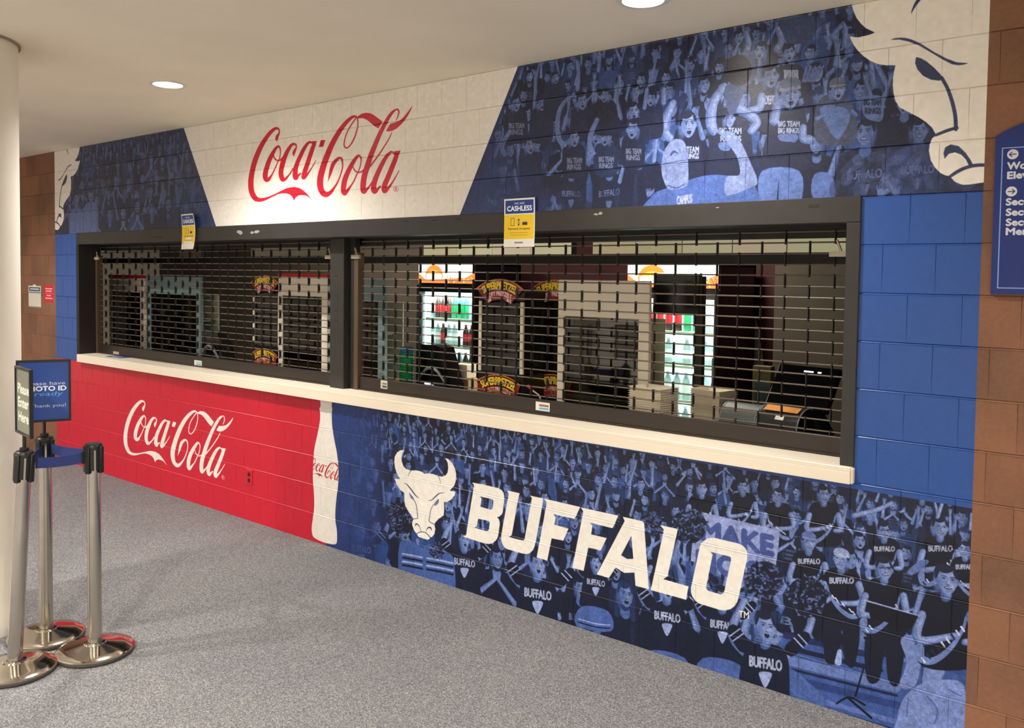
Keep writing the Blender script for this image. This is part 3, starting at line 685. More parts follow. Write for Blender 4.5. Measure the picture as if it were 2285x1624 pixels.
# spirit squad along the bottom
def cheer(f, x, y, r, up=True, txt=True, sk=True):
    k = r/60.0
    strokes(f, [(x-60*k, y+190*k, 66*k), (x-190*k, y+40*k, 56*k), (x-120*k, y-150*k, 40*k)], [(x+90*k, y+190*k, 66*k), (x+215*k, y+80*k, 56*k), (x+270*k, y-40*k, 40*k)])
    for q, (a, b) in enumerate((((x-120*k, y+110*k), (x-185*k, y+20*k)), ((x+150*k, y+130*k), (x+225*k, y+60*k)))):
        strokes(f, [(*a, 84*k), (*b, 70*k)], col=(16, 22, 44))
        for t, c_ in ((.55, (150, 166, 214)), (.85, (150, 166, 214))):
            mx, my = a[0]+(b[0]-a[0])*t, a[1]+(b[1]-a[1])*t; dx, dy = -(b[1]-a[1]), (b[0]-a[0]); L = math.hypot(dx, dy)
            strokes(f, [(mx-dx/L*36*k, my-dy/L*36*k, 9*k), (mx+dx/L*36*k, my+dy/L*36*k, 9*k)], col=c_)
    shirt(f, [(x-60*k, y+100*k), (x+60*k, y+105*k), (x+130*k, y+180*k), (x+140*k, y+420*k), (x+130*k, y+520*k), (x-150*k, y+470*k), (x-150*k, y+300*k), (x-120*k, y+150*k)], (18, 25, 50))
    if sk:
        shirt(f, [(x-150*k, y+460*k), (x+130*k, y+510*k), (x+160*k, y+720*k), (x-200*k, y+660*k)], (70, 96, 162))
        for t in (0, 1): strokes(f, [(x-180*k, y+(590+34*t)*k, 12*k), (x, y+(640+34*t)*k, 12*k), (x+150*k, y+(655+34*t)*k, 12*k)], col=(150, 166, 214) if t == 0 else (16, 22, 44))
    strokes(f, [(x, y+60*k, 60*k), (x, y+100*k, 66*k)], col=S2)
    face(f, x, y, r, r*1.35, look=1)
    if txt:
        ftext(f, 'BUFFALO', x-90*k, y+165*k, x+95*k, y+225*k, rise=30*k)
        shirt(f, [(x-34*k, y+260*k), (x+36*k, y+265*k), (x+26*k, y+310*k), (x, y+350*k), (x-24*k, y+310*k)], (150, 166, 214))
for a in [(330, 930, 42), (1050, 1010, 46), (1560, 1180, 60), (1965, 1170, 40)]: cheer(fP, *a, sk=True)
for (x, y) in ((620, 1090), (790, 1120)):
    shirt(fP, [(x-20, y-60), (x+140, y-20), (x+190, y+60), (x+180, y+330), (x, y+300)], (64, 92, 158))
    for t in range(4): strokes(fP, [(x, y+20+26*t, 13), (x+90, y+36+26*t, 13), (x+180, y+56+26*t, 13)], col=(150, 166, 214) if t % 2 == 0 else (16, 22, 44))
cheer(fQ, 250, 740, 52); cheer(fQ, 600, 800, 50); cheer(fQ, 870, 985, 66, sk=False)
for a in ((390, 350, 110), (150, 330, 70), (860, 690, 120), (1130, 800, 130)): pompom(fQ, *a)
pompom(fP, 620, 860, 110); pompom(fP, 860, 1090, 50)
# plain blue beside the bottle, fading into the crowd
for k in range(34):
    t = k/33; x1 = mid_pts[3][0]+.05+.62*t
    cv.rect(-4, -.1, x1, 1.1, (36, 60, 122), .10)
cv.clip = None
# ---- bottle and lower lettering
cv.poly([bottle], C_WHITE)
union(cv, place(LOGO, K_LOW), C_WHITE)
bc = cv.cov_polys([bottle]); cl = np.zeros((cv.H, cv.W), np.float32); cl[bc[1]:bc[3], bc[0]:bc[2]] = bc[4]; cv.clip = cl
pc = np.array(fB((160, 1522))); pc_b = np.array(fb((222, 866)))
ks = .235*np.linalg.norm(K_LOW[1, :2])
union(cv, [(np.asarray(p)-pc)*ks+pc_b for p in LOGO], (188, 30, 46)); cv.clip = None
# ---- bull head and BUFFALO
f3 = zmap(870, 990, 7.38)
HB = [(245,105),(222,130),(200,175),(190,230),(196,290),(222,365),(265,415),(330,437),(440,437),(530,460),(570,490),(640,485),(720,500),(790,530),(860,540),(915,522),(948,475),(960,400),(950,310),(925,262),(900,232),(960,250),(1020,310),(1070,400),(1092,500),(1085,610),(1060,690),(985,772),(1080,790),(1065,850),(1010,920),(950,955),(890,960),(895,1080),(885,1180),(800,1240),(745,1300),(730,1322),(748,1400),(735,1480),(700,1530),(662,1545),(650,1568),(620,1582),(560,1562),(470,1532),(445,1485),(400,1430),(370,1350),(365,1290),(388,1238),(360,1190),(300,1100),(255,1030),(240,940),(238,810),(170,760),(110,670),(78,573),(165,580),(120,500),(85,400),(72,300),(80,210),(120,140),(180,105)]
cv.poly([mp(f3, HB)], C_WHITE)
HL = [[(230,650,5),(280,670,13),(340,740,17),(400,820,17),(450,875,11),(485,895,3)], [(635,935,4),(690,925,13),(760,860,17),(820,815,13),(910,803,3)],
      [(400,930,9),(435,1010,10),(450,1120,10),(460,1225,10)], [(460,1225,9),(385,1240,9)], [(715,1000,9),(675,1090,10),(655,1200,10),(648,1275,10),(730,1324,10)],
      [(420,1355,6),(430,1322,22),(460,1328,16),(490,1370,8),(515,1450,5)], [(600,1440,5),(615,1395,12),(645,1378,22),(675,1388,20),(685,1430,6)],
      [(440,1480,10),(510,1450,12),(580,1460,12),(630,1500,12),(668,1550,12)], [(352,440,9),(320,480,8),(303,535,3)], [(795,525,9),(822,590,8),(835,655,3)], [(530,455,8),(575,492,8)]]
P_ = []
for S in HL: P_ += stroke_polys(S, f3, 4)
union(cv, P_, (52, 58, 84))
for p in ([(318,795),(350,835),(385,880),(405,940),(380,925),(345,890),(325,850)], [(810,905),(775,925),(745,960),(722,1010),(750,1022),(788,992),(806,955)]): cv.poly([mp(f3, p)], (112, 118, 160))
f4 = zmap(1030, 1070, 7.14); f5 = zmap(1320, 1130, 6.176)
cv.poly([mp(f4, [(170,45),(340,75),(585,135),(635,162),(668,205),(680,260),(680,330),(655,520),(640,555),(600,590),(565,600),(592,625),(608,670),(610,710),(585,880),(572,930),(545,970),(490,1015),(430,1026),(360,1015),(15,905),(70,890),(110,620),(195,110),(196,85)]),
         mp(f4, [(290,268),(480,310),(500,325),(505,345),(495,445),(485,470),(465,478),(300,430),(318,300)]),
         mp(f4, [(265,622),(420,655),(440,670),(447,695),(435,790),(420,815),(395,820),(205,765),(245,735)])], C_WHITE)
cv.poly([mp(f4, [(720,170),(925,215),(900,330),(810,830),(800,880),(755,912),(960,968),(985,965),(1003,945),(1115,320),(1118,290),(1085,252),(1300,298),(1290,400),(1180,1000),(1162,1070),(1130,1130),(1085,1172),(1030,1188),(960,1175),(720,1105),(675,1070),(645,1015),(628,950),(630,890),(745,250),(750,225)])], C_WHITE)
cv.poly([mp(f4, [(1310,300),(1890,435),(1805,625),(1590,580),(1465,548),(1500,600),(1478,715),(1705,780),(1620,972),(1435,935),(1365,1290),(1195,1240),(1350,400),(1355,360)])], C_WHITE)
cv.poly([mp(f4, [(1895,440),(2498,573),(2406,773),(2160,715),(2045,685),(2085,735),(2065,872),(2313,931),(2215,1128),(2020,1082),(1945,1455),(1765,1400),(1932,540),(1935,500)])], C_WHITE)
cv.poly([mp(f5, [(430,140),(700,200),(725,230),(790,1142),(605,1092),(590,910),(450,915),(330,840),(240,985),(70,935),(455,200)]), mp(f5, [(548,405),(575,720),(490,722),(408,670)])], C_WHITE)
cv.poly([mp(f5, [(945,255),(1190,310),(1060,900),(1050,960),(990,1000),(1338,1100),(1302,1285),(815,1150),(990,350),(995,315)])], C_WHITE)
cv.poly([mp(f5, [(1690,430),(2030,510),(2080,535),(2120,575),(2145,630),(2145,720),(2030,1240),(2010,1310),(1975,1370),(1920,1412),(1840,1432),(1770,1425),(1490,1340),(1430,1300),(1388,1240),(1370,1175),(1370,1120),(1490,560),(1508,515),(1545,475),(1600,440),(1645,430)]),
         mp(f5, [(1630,620),(1890,685),(1918,700),(1922,735),(1830,1160),(1815,1195),(1780,1212),(1610,1160),(1585,1140),(1580,1110),(1670,660)])], C_WHITE)
cv.text('TM', lambda u, v: XZ(1649+22*u, 1377-15*v+4*u-1*u), C_WHITE, 1, .012)
# ---- a little unevenness of the paint
nr = np.random.RandomState(3)
def vnoise(step):
    h_, w_ = cv.H//step+2, cv.W//step+2
    g = nr.normal(0, 1, (h_, w_)).astype(np.float32)
    yy = np.arange(cv.H)/step; xx = np.arange(cv.W)/step
    y0 = yy.astype(int); x0 = xx.astype(int); fy = (yy-y0)[:, None].astype(np.float32); fx = (xx-x0)[None, :].astype(np.float32)
    fy = fy*fy*(3-2*fy); fx = fx*fx*(3-2*fx)
    g0 = g[y0]; g1 = g[y0+1]
    return (g0[:, x0]*(1-fx)+g0[:, x0+1]*fx)*(1-fy)+(g1[:, x0]*(1-fx)+g1[:, x0+1]*fx)*fy
# photographic grain only in the printed stand picture (bluish, not the flat colours)
lumi = cv.a.mean(2); flat = (np.abs(cv.a-srgb(C_WHITE)).sum(2) < .02) | (np.abs(cv.a-srgb(C_RED)).sum(2) < .02) | (np.abs(cv.a-srgb(C_BLUE)).sum(2) < .02)
pic = (~flat & (cv.a[..., 2] > cv.a[..., 0])).astype(np.float32)
gr = .07*vnoise(2)+.05*vnoise(6)+.03*vnoise(20)
cv.a *= (1+np.clip(gr, -.5, .5)*pic)[..., None]
cv.a *= (1+.012*vnoise(9))[..., None]
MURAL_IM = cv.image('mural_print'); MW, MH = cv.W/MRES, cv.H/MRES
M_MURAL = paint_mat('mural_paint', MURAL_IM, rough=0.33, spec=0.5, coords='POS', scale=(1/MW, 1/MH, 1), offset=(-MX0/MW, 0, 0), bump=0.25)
del cv
# ------------------------------------------------------------------ materials
def lk(nt, a, b): nt.links.new(a, b)
def make_block_mat():
    """mural print between its two ends, bare brown block paint beyond them"""
    m = M_MURAL; nt = m.node_tree; b = nt.nodes['Principled BSDF']
    g = nt.nodes.new('ShaderNodeNewGeometry'); sp = nt.nodes.new('ShaderNodeSeparateXYZ'); lk(nt, g.outputs['Position'], sp.inputs[0])
    a = nt.nodes.new('ShaderNodeMath'); a.operation = 'LESS_THAN'; a.inputs[1].default_value = MX0; lk(nt, sp.outputs['X'], a.inputs[0])
    c = nt.nodes.new('ShaderNodeMath'); c.operation = 'GREATER_THAN'; c.inputs[1].default_value = MX1; lk(nt, sp.outputs['X'], c.inputs[0])
    s = nt.nodes.new('ShaderNodeMath'); s.operation = 'ADD'; lk(nt, a.outputs[0], s.inputs[0]); lk(nt, c.outputs[0], s.inputs[1])
    n = nt.nodes.new('ShaderNodeTexNoise'); n.inputs['Scale'].default_value = 2.2; n.inputs['Detail'].default_value = 3; lk(nt, g.outputs['Position'], n.inputs['Vector'])
    n2 = nt.nodes.new('ShaderNodeTexNoise'); n2.inputs['Scale'].default_value = 55; n2.inputs['Detail'].default_value = 4; lk(nt, g.outputs['Position'], n2.inputs['Vector'])
    ad = nt.nodes.new('ShaderNodeMath'); ad.operation = 'MULTIPLY_ADD'; ad.inputs[1].default_value = .35; lk(nt, n2.outputs['Fac'], ad.inputs[0]); lk(nt, n.outputs['Fac'], ad.inputs[2])
    cr = nt.nodes.new('ShaderNodeValToRGB'); oi = nt.nodes.new('ShaderNodeObjectInfo'); a2 = nt.nodes.new('ShaderNodeMath'); a2.operation = 'MULTIPLY_ADD'; a2.inputs[1].default_value = .22; lk(nt, oi.outputs['Random'], a2.inputs[0]); lk(nt, ad.outputs[0], a2.inputs[2])
    lk(nt, a2.outputs[0], cr.inputs[0])
    cr.color_ramp.elements[0].position = .55; cr.color_ramp.elements[0].color = (*lin((112, 80, 60)), 1)
    cr.color_ramp.elements[1].position = 1.0; cr.color_ramp.elements[1].color = (*lin((150, 102, 74)), 1)
    mx = nt.nodes.new('ShaderNodeMix'); mx.data_type = 'RGBA'
    lk(nt, s.outputs[0], mx.inputs['Factor'])
    tx = [q for q in nt.nodes if q.type == 'TEX_IMAGE'][0]
    lk(nt, tx.outputs[0], mx.inputs[6]); lk(nt, cr.outputs[0], mx.inputs[7]); lk(nt, mx.outputs[2], b.inputs['Base Color'])
    ro = nt.nodes.new('ShaderNodeMath'); ro.operation = 'MULTIPLY_ADD'; ro.inputs[1].default_value = .36; ro.inputs[2].default_value = .33
    lk(nt, s.outputs[0], ro.inputs[0]); lk(nt, ro.outputs[0], b.inputs['Roughness'])
make_block_mat()
M_CEIL = mat('ceiling_paint', (244, 234, 214), .9, noise=.04, nscale=1.5)
M_CREAM = mat('cream_paint', (234, 228, 214), .55, bump=.2, bscale=40)
M_FRAME = mat('dark_bronze_paint', (48, 46, 44), .42, noise=.12, nscale=9)
M_FRAME_IN = mat('black_paint', (30, 28, 27), .55)
M_BAR = mat('bottom_bar_bronze', (54, 47, 42), .4, .35)
M_ROD = mat('grille_metal', (104, 93, 82), .38, .25)
M_LINK = mat('grille_link', (40, 36, 34), .5, .3)
M_LEDGE = mat('cream_laminate', (246, 234, 212), .38)
M_CHROME = mat('polished_steel', (196, 188, 176), .16, 1.0, noise=.06, nscale=14)
M_BASE = mat('polished_base_steel', (206, 198, 186), .11, 1.0, bump=.12, bscale=9)
M_RIM = mat('base_rubber', (70, 66, 62), .5)
M_BLACK = mat('black_plastic', (20, 20, 21), .4)
M_BLACKG = mat('black_gloss', (14, 14, 16), .15)
M_WHITE = mat('white_plastic', (236, 230, 220), .45)
M_SILVER = mat('silver_plastic', (150, 158, 168), .3, .5)
M_BELT = mat('navy_webbing', (34, 52, 112), .7, bump=.3, bscale=400)
M_REDP = mat('red_plate', (204, 26, 44), .4)
M_CARD = mat('cardboard', (196, 164, 128), .8)
M_PAPER = mat('cream_paper', (246, 236, 214), .8)
M_PAPERS = mat('grey_paper_edge', (150, 140, 128), .85)
M_TEAL = mat('pale_teal_frame', (132, 158, 160), .45)
M_CASE = mat('cream_enamel', (250, 240, 220), .4)
M_BWALL = mat('kitchen_maroon', (62, 16, 24), .7, noise=.1, nscale=3)
M_KBROWN = mat('kitchen_brown', (82, 74, 64), .75, noise=.12, nscale=3)
M_STEEL = mat('brushed_steel', (150, 146, 138), .35, .9)
M_GREEN = mat('green_cup', (40, 150, 90), .25)
M_ORANGE = mat('orange_plastic', (232, 150, 60), .5)

def carpet():
    m = bpy.data.materials.new('carpet'); m.use_nodes = True; nt = m.node_tree; b = nt.nodes['Principled BSDF']
    g = nt.nodes.new('ShaderNodeNewGeometry')
    def noise(s, d=3):
        n = nt.nodes.new('ShaderNodeTexNoise'); n.inputs['Scale'].default_value = s; n.inputs['Detail'].default_value = d; n.inputs['Roughness'].default_value = .7
        lk(nt, g.outputs['Position'], n.inputs['Vector']); return n
    n1 = noise(170, 4)
    v = nt.nodes.new('ShaderNodeTexVoronoi'); v.inputs['Scale'].default_value = 210; lk(nt, g.outputs['Position'], v.inputs['Vector'])
    mxv = nt.nodes.new('ShaderNodeMath'); mxv.operation = 'MULTIPLY_ADD'; mxv.inputs[1].default_value = .55
    sp = nt.nodes.new('ShaderNodeSeparateColor'); lk(nt, v.outputs['Color'], sp.inputs[0])
    lk(nt, sp.outputs[0], mxv.inputs[0]); lk(nt, n1.outputs['Fac'], mxv.inputs[2])
    cr = nt.nodes.new('ShaderNodeValToRGB'); lk(nt, mxv.outputs[0], cr.inputs[0])
    e = cr.color_ramp.elements
    e[0].position = .42; e[0].color = (*lin((76, 77, 82)), 1)
    e[1].position = 1.0; e[1].color = (*lin((156, 153, 149)), 1)
    for p, c in ((.58, (101, 101, 104)), (.72, (114, 113, 114)), (.86, (126, 124, 122))):
        q = e.new(p); q.color = (*lin(c), 1)
    n3 = noise(1.3, 3)
    mm = nt.nodes.new('ShaderNodeMix'); mm.data_type = 'RGBA'; mm.blend_type = 'MULTIPLY'; mm.inputs['Factor'].default_value = 1
    c2 = nt.nodes.new('ShaderNodeValToRGB'); lk(nt, n3.outputs['Fac'], c2.inputs[0])
    c2.color_ramp.elements[0].position = .35; c2.color_ramp.elements[0].color = (.9, .92, .95, 1); c2.color_ramp.elements[1].position = .65; c2.color_ramp.elements[1].color = (1, 1, 1, 1)
    lk(nt, cr.outputs[0], mm.inputs[6]); lk(nt, c2.outputs[0], mm.inputs[7]); lk(nt, mm.outputs[2], b.inputs['Base Color'])
    bp = nt.nodes.new('ShaderNodeBump'); bp.inputs['Strength'].default_value = .7; bp.inputs['Distance'].default_value = .004
    lk(nt, mxv.outputs[0], bp.inputs['Height']); lk(nt, bp.outputs[0], b.inputs['Normal'])
    b.inputs['Roughness'].default_value = .95; b.inputs['Specular IOR Level'].default_value = .15
    return m
M_CARPET = carpet()

def glass(name, tint=(235, 245, 240), refl=.10):
    m = bpy.data.materials.new(name); m.use_nodes = True; nt = m.node_tree; nt.nodes.clear()
    o = nt.nodes.new('ShaderNodeOutputMaterial'); t = nt.nodes.new('ShaderNodeBsdfTransparent'); g = nt.nodes.new('ShaderNodeBsdfGlossy')
    t.inputs[0].default_value = (*lin(tint), 1); g.inputs['Roughness'].default_value = .03
    f = nt.nodes.new('ShaderNodeLayerWeight'); f.inputs['Blend'].default_value = .5
    pw = nt.nodes.new('ShaderNodeMath'); pw.operation = 'POWER'; pw.inputs[1].default_value = 4; lk(nt, f.outputs['Facing'], pw.inputs[0])
    a = nt.nodes.new('ShaderNodeMath'); a.operation = 'MULTIPLY_ADD'; a.inputs[1].default_value = .5; a.inputs[2].default_value = .02+refl*.3; lk(nt, pw.outputs[0], a.inputs[0])
    mx = nt.nodes.new('ShaderNodeMixShader'); lk(nt, a.outputs[0], mx.inputs[0]); lk(nt, t.outputs[0], mx.inputs[1]); lk(nt, g.outputs[0], mx.inputs[2])
    lk(nt, mx.outputs[0], o.inputs[0]); return m
M_GLASS = glass('clear_glass'); M_GLASSD = glass('smoky_glass', (150, 152, 142), .2)

# ------------------------------------------------------------------ the setting
OX0, OX1, OZ0, OZ1 = -7.305, -0.092, 1.016, 2.2352      # serving opening
WX0, WX1 = -12.0, 3.4
structure(bbox_obj('floor', (WX0, WX1, -8.0, 3.6, -.06, 0.0), M_CARPET), 'grey flecked low pile carpet')
structure(bbox_obj('ceiling', (WX0, WX1, -8.0, 3.6, CEIL, CEIL+.08), M_CEIL), 'smooth beige plaster ceiling')
def core(name, x0, x1, opening=False):
    bm = nb()
    if opening:
        box(bm, x0, OX0, .0048, .2, 0, CEIL); box(bm, OX1, x1, .0048, .2, 0, CEIL)
        box(bm, OX0, OX1, .0048, .2, 0, OZ0); box(bm, OX0, OX1, .0048, .2, OZ1, CEIL)
    else: box(bm, x0, x1, .0048, .2, 0, CEIL)
    return structure(obj(name, bm, M_MURAL))
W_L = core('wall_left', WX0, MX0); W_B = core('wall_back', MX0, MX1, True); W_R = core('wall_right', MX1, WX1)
W_L['label'] = 'brown painted block wall left of the mural'; W_B['label'] = 'block wall painted with the stand mural'; W_R['label'] = 'brown painted block wall right of the mural'

B = .2032
def block_geo(bm, x0, x1, z0, z1, dy=0.0, cl=True, cr=True):
    """one block face standing 4.5 mm proud; paint fills the joints: sloping lip along the top, soft sides"""
    a, b_ = x0, x1; c, d = z0, z1-.0003; hx, ht, hb = .0024, .0060, .0012; D_ = .0048
    F = [(a+hx, dy, c+hb), (b_-hx, dy, c+hb), (b_-hx, dy, d-ht*1.7), (a+hx, dy, d-ht*1.7)]
    N_ = [(a+hx*.3, .0003, c+hb*.5), (b_-hx*.3, .0003, c+hb*.5), (b_-hx*.3, -.0013, d-ht), (a+hx*.3, -.0013, d-ht)]
    S_ = [(a, .0008, c+.0004), (b_, .0008, c+.0004), (b_, .0036, d-.0002), (a, .0036, d-.0002)]
    K_ = [(a, D_, c), (b_, D_, c), (b_, D_, d), (a, D_, d)]
    R_ = [[bm.verts.new(p) for p in q] for q in (F, N_, S_, K_)]; vk = R_[3]
    bm.faces.new(R_[0])
    for i in range(4):
        j = (i+1) % 4
        for u_, v_ in zip(R_[:-1], R_[1:]): bm.faces.new([u_[i], v_[i], v_[j], u_[j]])
    bm.faces.new(vk[::-1])
bm = nb(); block_geo(bm, -B/2, B/2, -B/2, B/2); bmesh.ops.recalc_face_normals(bm, faces=bm.faces)
BLOCK_ME = bpy.data.meshes.new('block'); bm.to_mesh(BLOCK_ME); bm.free(); BLOCK_ME.materials.append(M_MURAL)
cells = []
for k in range(15):
    off = 0.0 if k % 2 else B/2
    n = int(math.floor((WX0-off)/B))
    while off+n*B < WX1:
        x0, x1 = off+n*B, off+(n+1)*B; n += 1
        x0, x1 = max(x0, WX0), min(x1, WX1)
        segs = [(x0, x1)]
        if 5 <= k <= 10:
            segs = []
            if x0 < OX0: segs.append((x0, min(x1, OX0)))
            if x1 > OX1: segs.append((max(x0, OX1), x1))
        for a, b_ in segs:
            if b_-a > .012: cells.append((a, b_, k*B, (k+1)*B, k))
rgb_ = random.Random(5)
def wall_of(a, b_):
    c = (a+b_)/2
    return W_L if c < MX0 else (W_R if c > MX1 else W_B)
groups_ = {}
for c in cells: groups_.setdefault(wall_of(c[0], c[1]).name, []).append(c)
for wn, cs in groups_.items():
    W = bpy.data.objects[wn]
    if wn == 'wall_back': cs.sort(key=lambda c: (c[0]+c[1])/2 < -6.2 and 1 or 0); cs.sort(key=lambda c: -(c[0]+c[1])/2); lim = 300
    elif wn == 'wall_right': cs.sort(key=lambda c: c[0]); lim = 60
    else: cs.sort(key=lambda c: -c[0]); lim = 75
    rest = nb()
    for i, (a, b_, z0, z1, k) in enumerate(cs):
        dy = rgb_.uniform(-.0006, .0006)
        if i < lim:
            if abs((b_-a)-B) < 1e-6:
                o = bpy.data.objects.new('block', BLOCK_ME); o.location = ((a+b_)/2, 0, (z0+z1)/2)
                o.rotation_euler = (rgb_.uniform(-.0035, .0035), 0, rgb_.uniform(-.0035, .0035))
                COL.objects.link(o); o.parent = W
            else:
                bm = nb(); block_geo(bm, a, b_, z0, z1); obj('block', bm, M_MURAL, W)
        else: block_geo(rest, a, b_, z0, z1, dy*.5)
    if len(cs) > lim:
        r = obj('block', rest, M_MURAL, W); r['kind'] = 'stuff'
    else: rest.free()
structure(bbox_obj('wall_front', (WX0, WX1, -8.1, -8.0, 0, CEIL), M_CREAM), 'cream wall across the concourse')
structure(bbox_obj('wall_end_left', (WX0-.1, WX0, -8.0, 3.6, 0, CEIL), M_CREAM))
structure(bbox_obj('wall_end_right', (WX1, WX1+.1, -8.0, 3.6, 0, CEIL), M_CREAM))
# stand interior
KB = 3.4
xm = XZ(1070, 640, KB)[0]
structure(bbox_obj('wall_kitchen_back', (WX0, xm-.9, KB, KB+.1, 0, CEIL), M_KBROWN), 'brown back wall of the stand')
structure(bbox_obj('wall_kitchen_maroon', (xm-.9, WX1, KB, KB+.1, 0, CEIL), M_BWALL), 'maroon back wall of the stand')
xp = XZ(1727, 700, 2.0)[0]
structure(bbox_obj('wall_kitchen_side', (xp, xp+2.2, 2.0, 2.1, 0, CEIL), M_KBROWN), 'brown side partition of the stand')
SOF = 2.13
structure(bbox_obj('trim_soffit', (OX0, OX1, .225, .34, 2.078, CEIL), M_FRAME_IN), 'dark soffit behind the header')

# ------------------------------------------------------------------ frame of the serving opening
fr = thing('opening_frame', 'dark bronze steel frame around the two serving windows', 'frame', (0, 0, 0))
HZ0, HZ1 = 2.126, 2.237
bbox_obj('header', (OX0, OX1+.002, -.012, .2, HZ0, HZ1), M_FRAME, fr, .003)
bbox_obj('jamb', (OX0, OX0+.052, -.012, .2, 1.083, HZ0), M_FRAME_IN, fr, .002)
bbox_obj('jamb', (OX1-.055, OX1+.002, -.012, .2, 1.083, HZ0), M_FRAME, fr, .002)
bbox_obj('mullion', (-3.69, -3.545, .10, .2, 1.083, HZ0), M_FRAME, fr, .004)
for x0, x1 in ((-3.73, -3.692), (-3.487, -3.447), (-7.25, -7.215), (-.19, -.152)):
    bm = nb(); box(bm, x0, x1, .145, .2, 1.083, HZ0-.10); obj('guide_rail', bm, mat('guide_bronze', (104, 84, 68), .4, .4) if 'guide_bronze' not in bpy.data.materials else bpy.data.materials['guide_bronze'], fr)
bbox_obj('mullion_return', (-3.545, -3.489, .15, .2, 1.083, HZ0), M_FRAME_IN, fr)
MK = mat('zinc_bracket', (196, 186, 166), .45, .4)
for xc in (-3.74, -3.46, -.215, -7.205):
    bm = nb(); box(bm, xc-.05, xc+.035, .135, .15, 1.985, 2.01); cyl(bm, (xc, .145, 2.01), (xc-.02, .145, 2.06), .006, seg=6); obj('guide_bracket', bm, MK, fr)
for x, y in ((352, 529), (970, 491), (1022, 489), (1815, 459), (905, 494)):
    X, Z = XZ(x, y, -.013); wv = .075 if x == 352 else .022
    bbox_obj('slot', (X-wv, X+wv, -.0135, -.0125, Z-.006, Z+.006), M_FRAME_IN, fr)
MCH = mat('bare_patch', (150, 146, 136), .6)
rg = random.Random(4)
for x, y, s in ((535, 518, .05), (562, 519, .03), (572, 517, .04), (1330, 478, .02), (1340, 476, .02), (1601, 463, .012)):
    X, Z = XZ(x, y, -.013); bm = nb(); n = 9
    prism(bm, [(X+s*rg.uniform(.5, 1)*math.cos(t*2*math.pi/n), Z+s*.42*rg.uniform(.4, 1)*math.sin(t*2*math.pi/n)) for t in range(n)], -.0128, -.012); obj('worn_patch', bm, MCH, fr)
for z in (1.55, 1.62, 1.72, 1.86):
    bbox_obj('slot', (-3.635, -3.61, .0985, .1, z, z+.012), M_FRAME_IN, fr)

# ------------------------------------------------------------------ counter ledge
lg = thing('counter_ledge', 'long cream laminate counter ledge under the serving windows', 'counter', (0, 0, 0))
bbox_obj('ledge_top', (-7.245, -.094, -.04, .26, 1.064, 1.083), M_LEDGE, lg, .0015)
bbox_obj('ledge_front', (-7.245, -.094, -.04, -.018, 1.012, 1.064), M_LEDGE, lg, .0015)
bbox_obj('end_cap', (-.094, -.084, -.036, -.004, 1.012, 1.08), M_LEDGE, lg, .004)

# ------------------------------------------------------------------ rolling grilles
ROD_Z0, PITCH_Z, LPX = 1.188, .0508, .2286
xref = XZ(1751.5, 626, .178)[0]
def grille(label, x0, x1):
    g = thing('rolling_grille', label, 'security grille', ((x0+x1)/2, .178, 1.083))
    cx = (x0+x1)/2
    bbox_obj('bottom_bar', (x0-cx, x1-cx, -.018, .014, .002, .089), M_BAR, g, .003)
    bbox_obj('bottom_angle', (x0-cx, x1-cx, -.026, -.018, .002, .012), M_BAR, g)
    rm = None
    for i in range(19):
        z = ROD_Z0+i*PITCH_Z-1.083
        if rm is None:
            bm = nb(); cyl(bm, (x0-cx, 0, 0), (x1-cx, 0, 0), .0038, seg=8); o = obj('rod', bm, M_ROD, g, True); rm = o.data
        else:
            o = bpy.data.objects.new('rod', rm); COL.objects.link(o); o.parent = g
        o.location = (0, 0, z)
    lm = None
    for i in range(-1, 18):
        ph = xref+(0 if i % 2 else LPX/2)          # row between rods 13 and 14 carries the reference link
        n = int(math.ceil((x0+.01-ph)/LPX))
        while ph+n*LPX < x1-.01:
            X = ph+n*LPX; n += 1
            if lm is None:
                bm = nb(); box(bm, -.0022, .0022, -.010, .010, -.0075, PITCH_Z+.0075)
                o = obj('link', bm, M_LINK, g); lm = o.data
            elif i == -1:
                bm = nb(); box(bm, -.0022, .0022, -.010, .010, PITCH_Z-.012, PITCH_Z+.0075); o = obj('link', bm, M_LINK, g)
            else:
                o = bpy.data.objects.new('link', lm); COL.objects.link(o); o.parent = g
            o.location = (X-cx, 0, ROD_Z0+i*PITCH_Z-1.083)
    return g
grille('left rolling grille of dark rods and links pulled down', -7.213, -3.733)
grille('right rolling grille of dark rods and links pulled down', -3.445, -.192)
# stickers on the bottom bars
def sticker(label, x, y, w, h, cols, Y=.1595):
    X, Z = XZ(x, y, Y)
    c = Canvas(0, 0, w, h, 1600, cols[0])
    for k, col in enumerate(cols[1:]): c.rect(w*.25, h*(.15+.35*k), w*.92, h*(.38+.35*k), col)
    im = c.image('sticker_print'); m_ = paint_mat('sticker', im, .5)
    bm = nb(); box(bm, -w/2, w/2, 0, .0006, 0, h); quad_uv(bm, [(-w/2, -.0002, 0), (w/2, -.0002, 0), (w/2, -.0002, h), (-w/2, -.0002, h)], 1)
    me = bpy.data.meshes.new('sticker'); bm.to_mesh(me); bm.free(); me.materials.append(M_WHITE); me.materials.append(m_)
    o = bpy.data.objects.new('sticker', me); COL.objects.link(o); o.location = (X, Y-.0006, Z-h/2)
    tag(o, label, 'sticker')
sticker('blue and white maker label low on the right grille bar', 1211, 907, .1, .05, [(226, 222, 212), (90, 170, 215), (150, 90, 90)])
sticker('pale blue label on the left grille bar below the till', 442, 810, .115, .045, [(214, 222, 216), (110, 170, 190), (170, 190, 150)])
sticker('small worn square label near left end of right grille bar', 857, 858, .065, .055, [(196, 190, 180), (60, 56, 54), (120, 116, 112)])
sticker('small worn label at the far left of left grille bar', 259, 789, .11, .04, [(190, 170, 150), (120, 90, 80)])

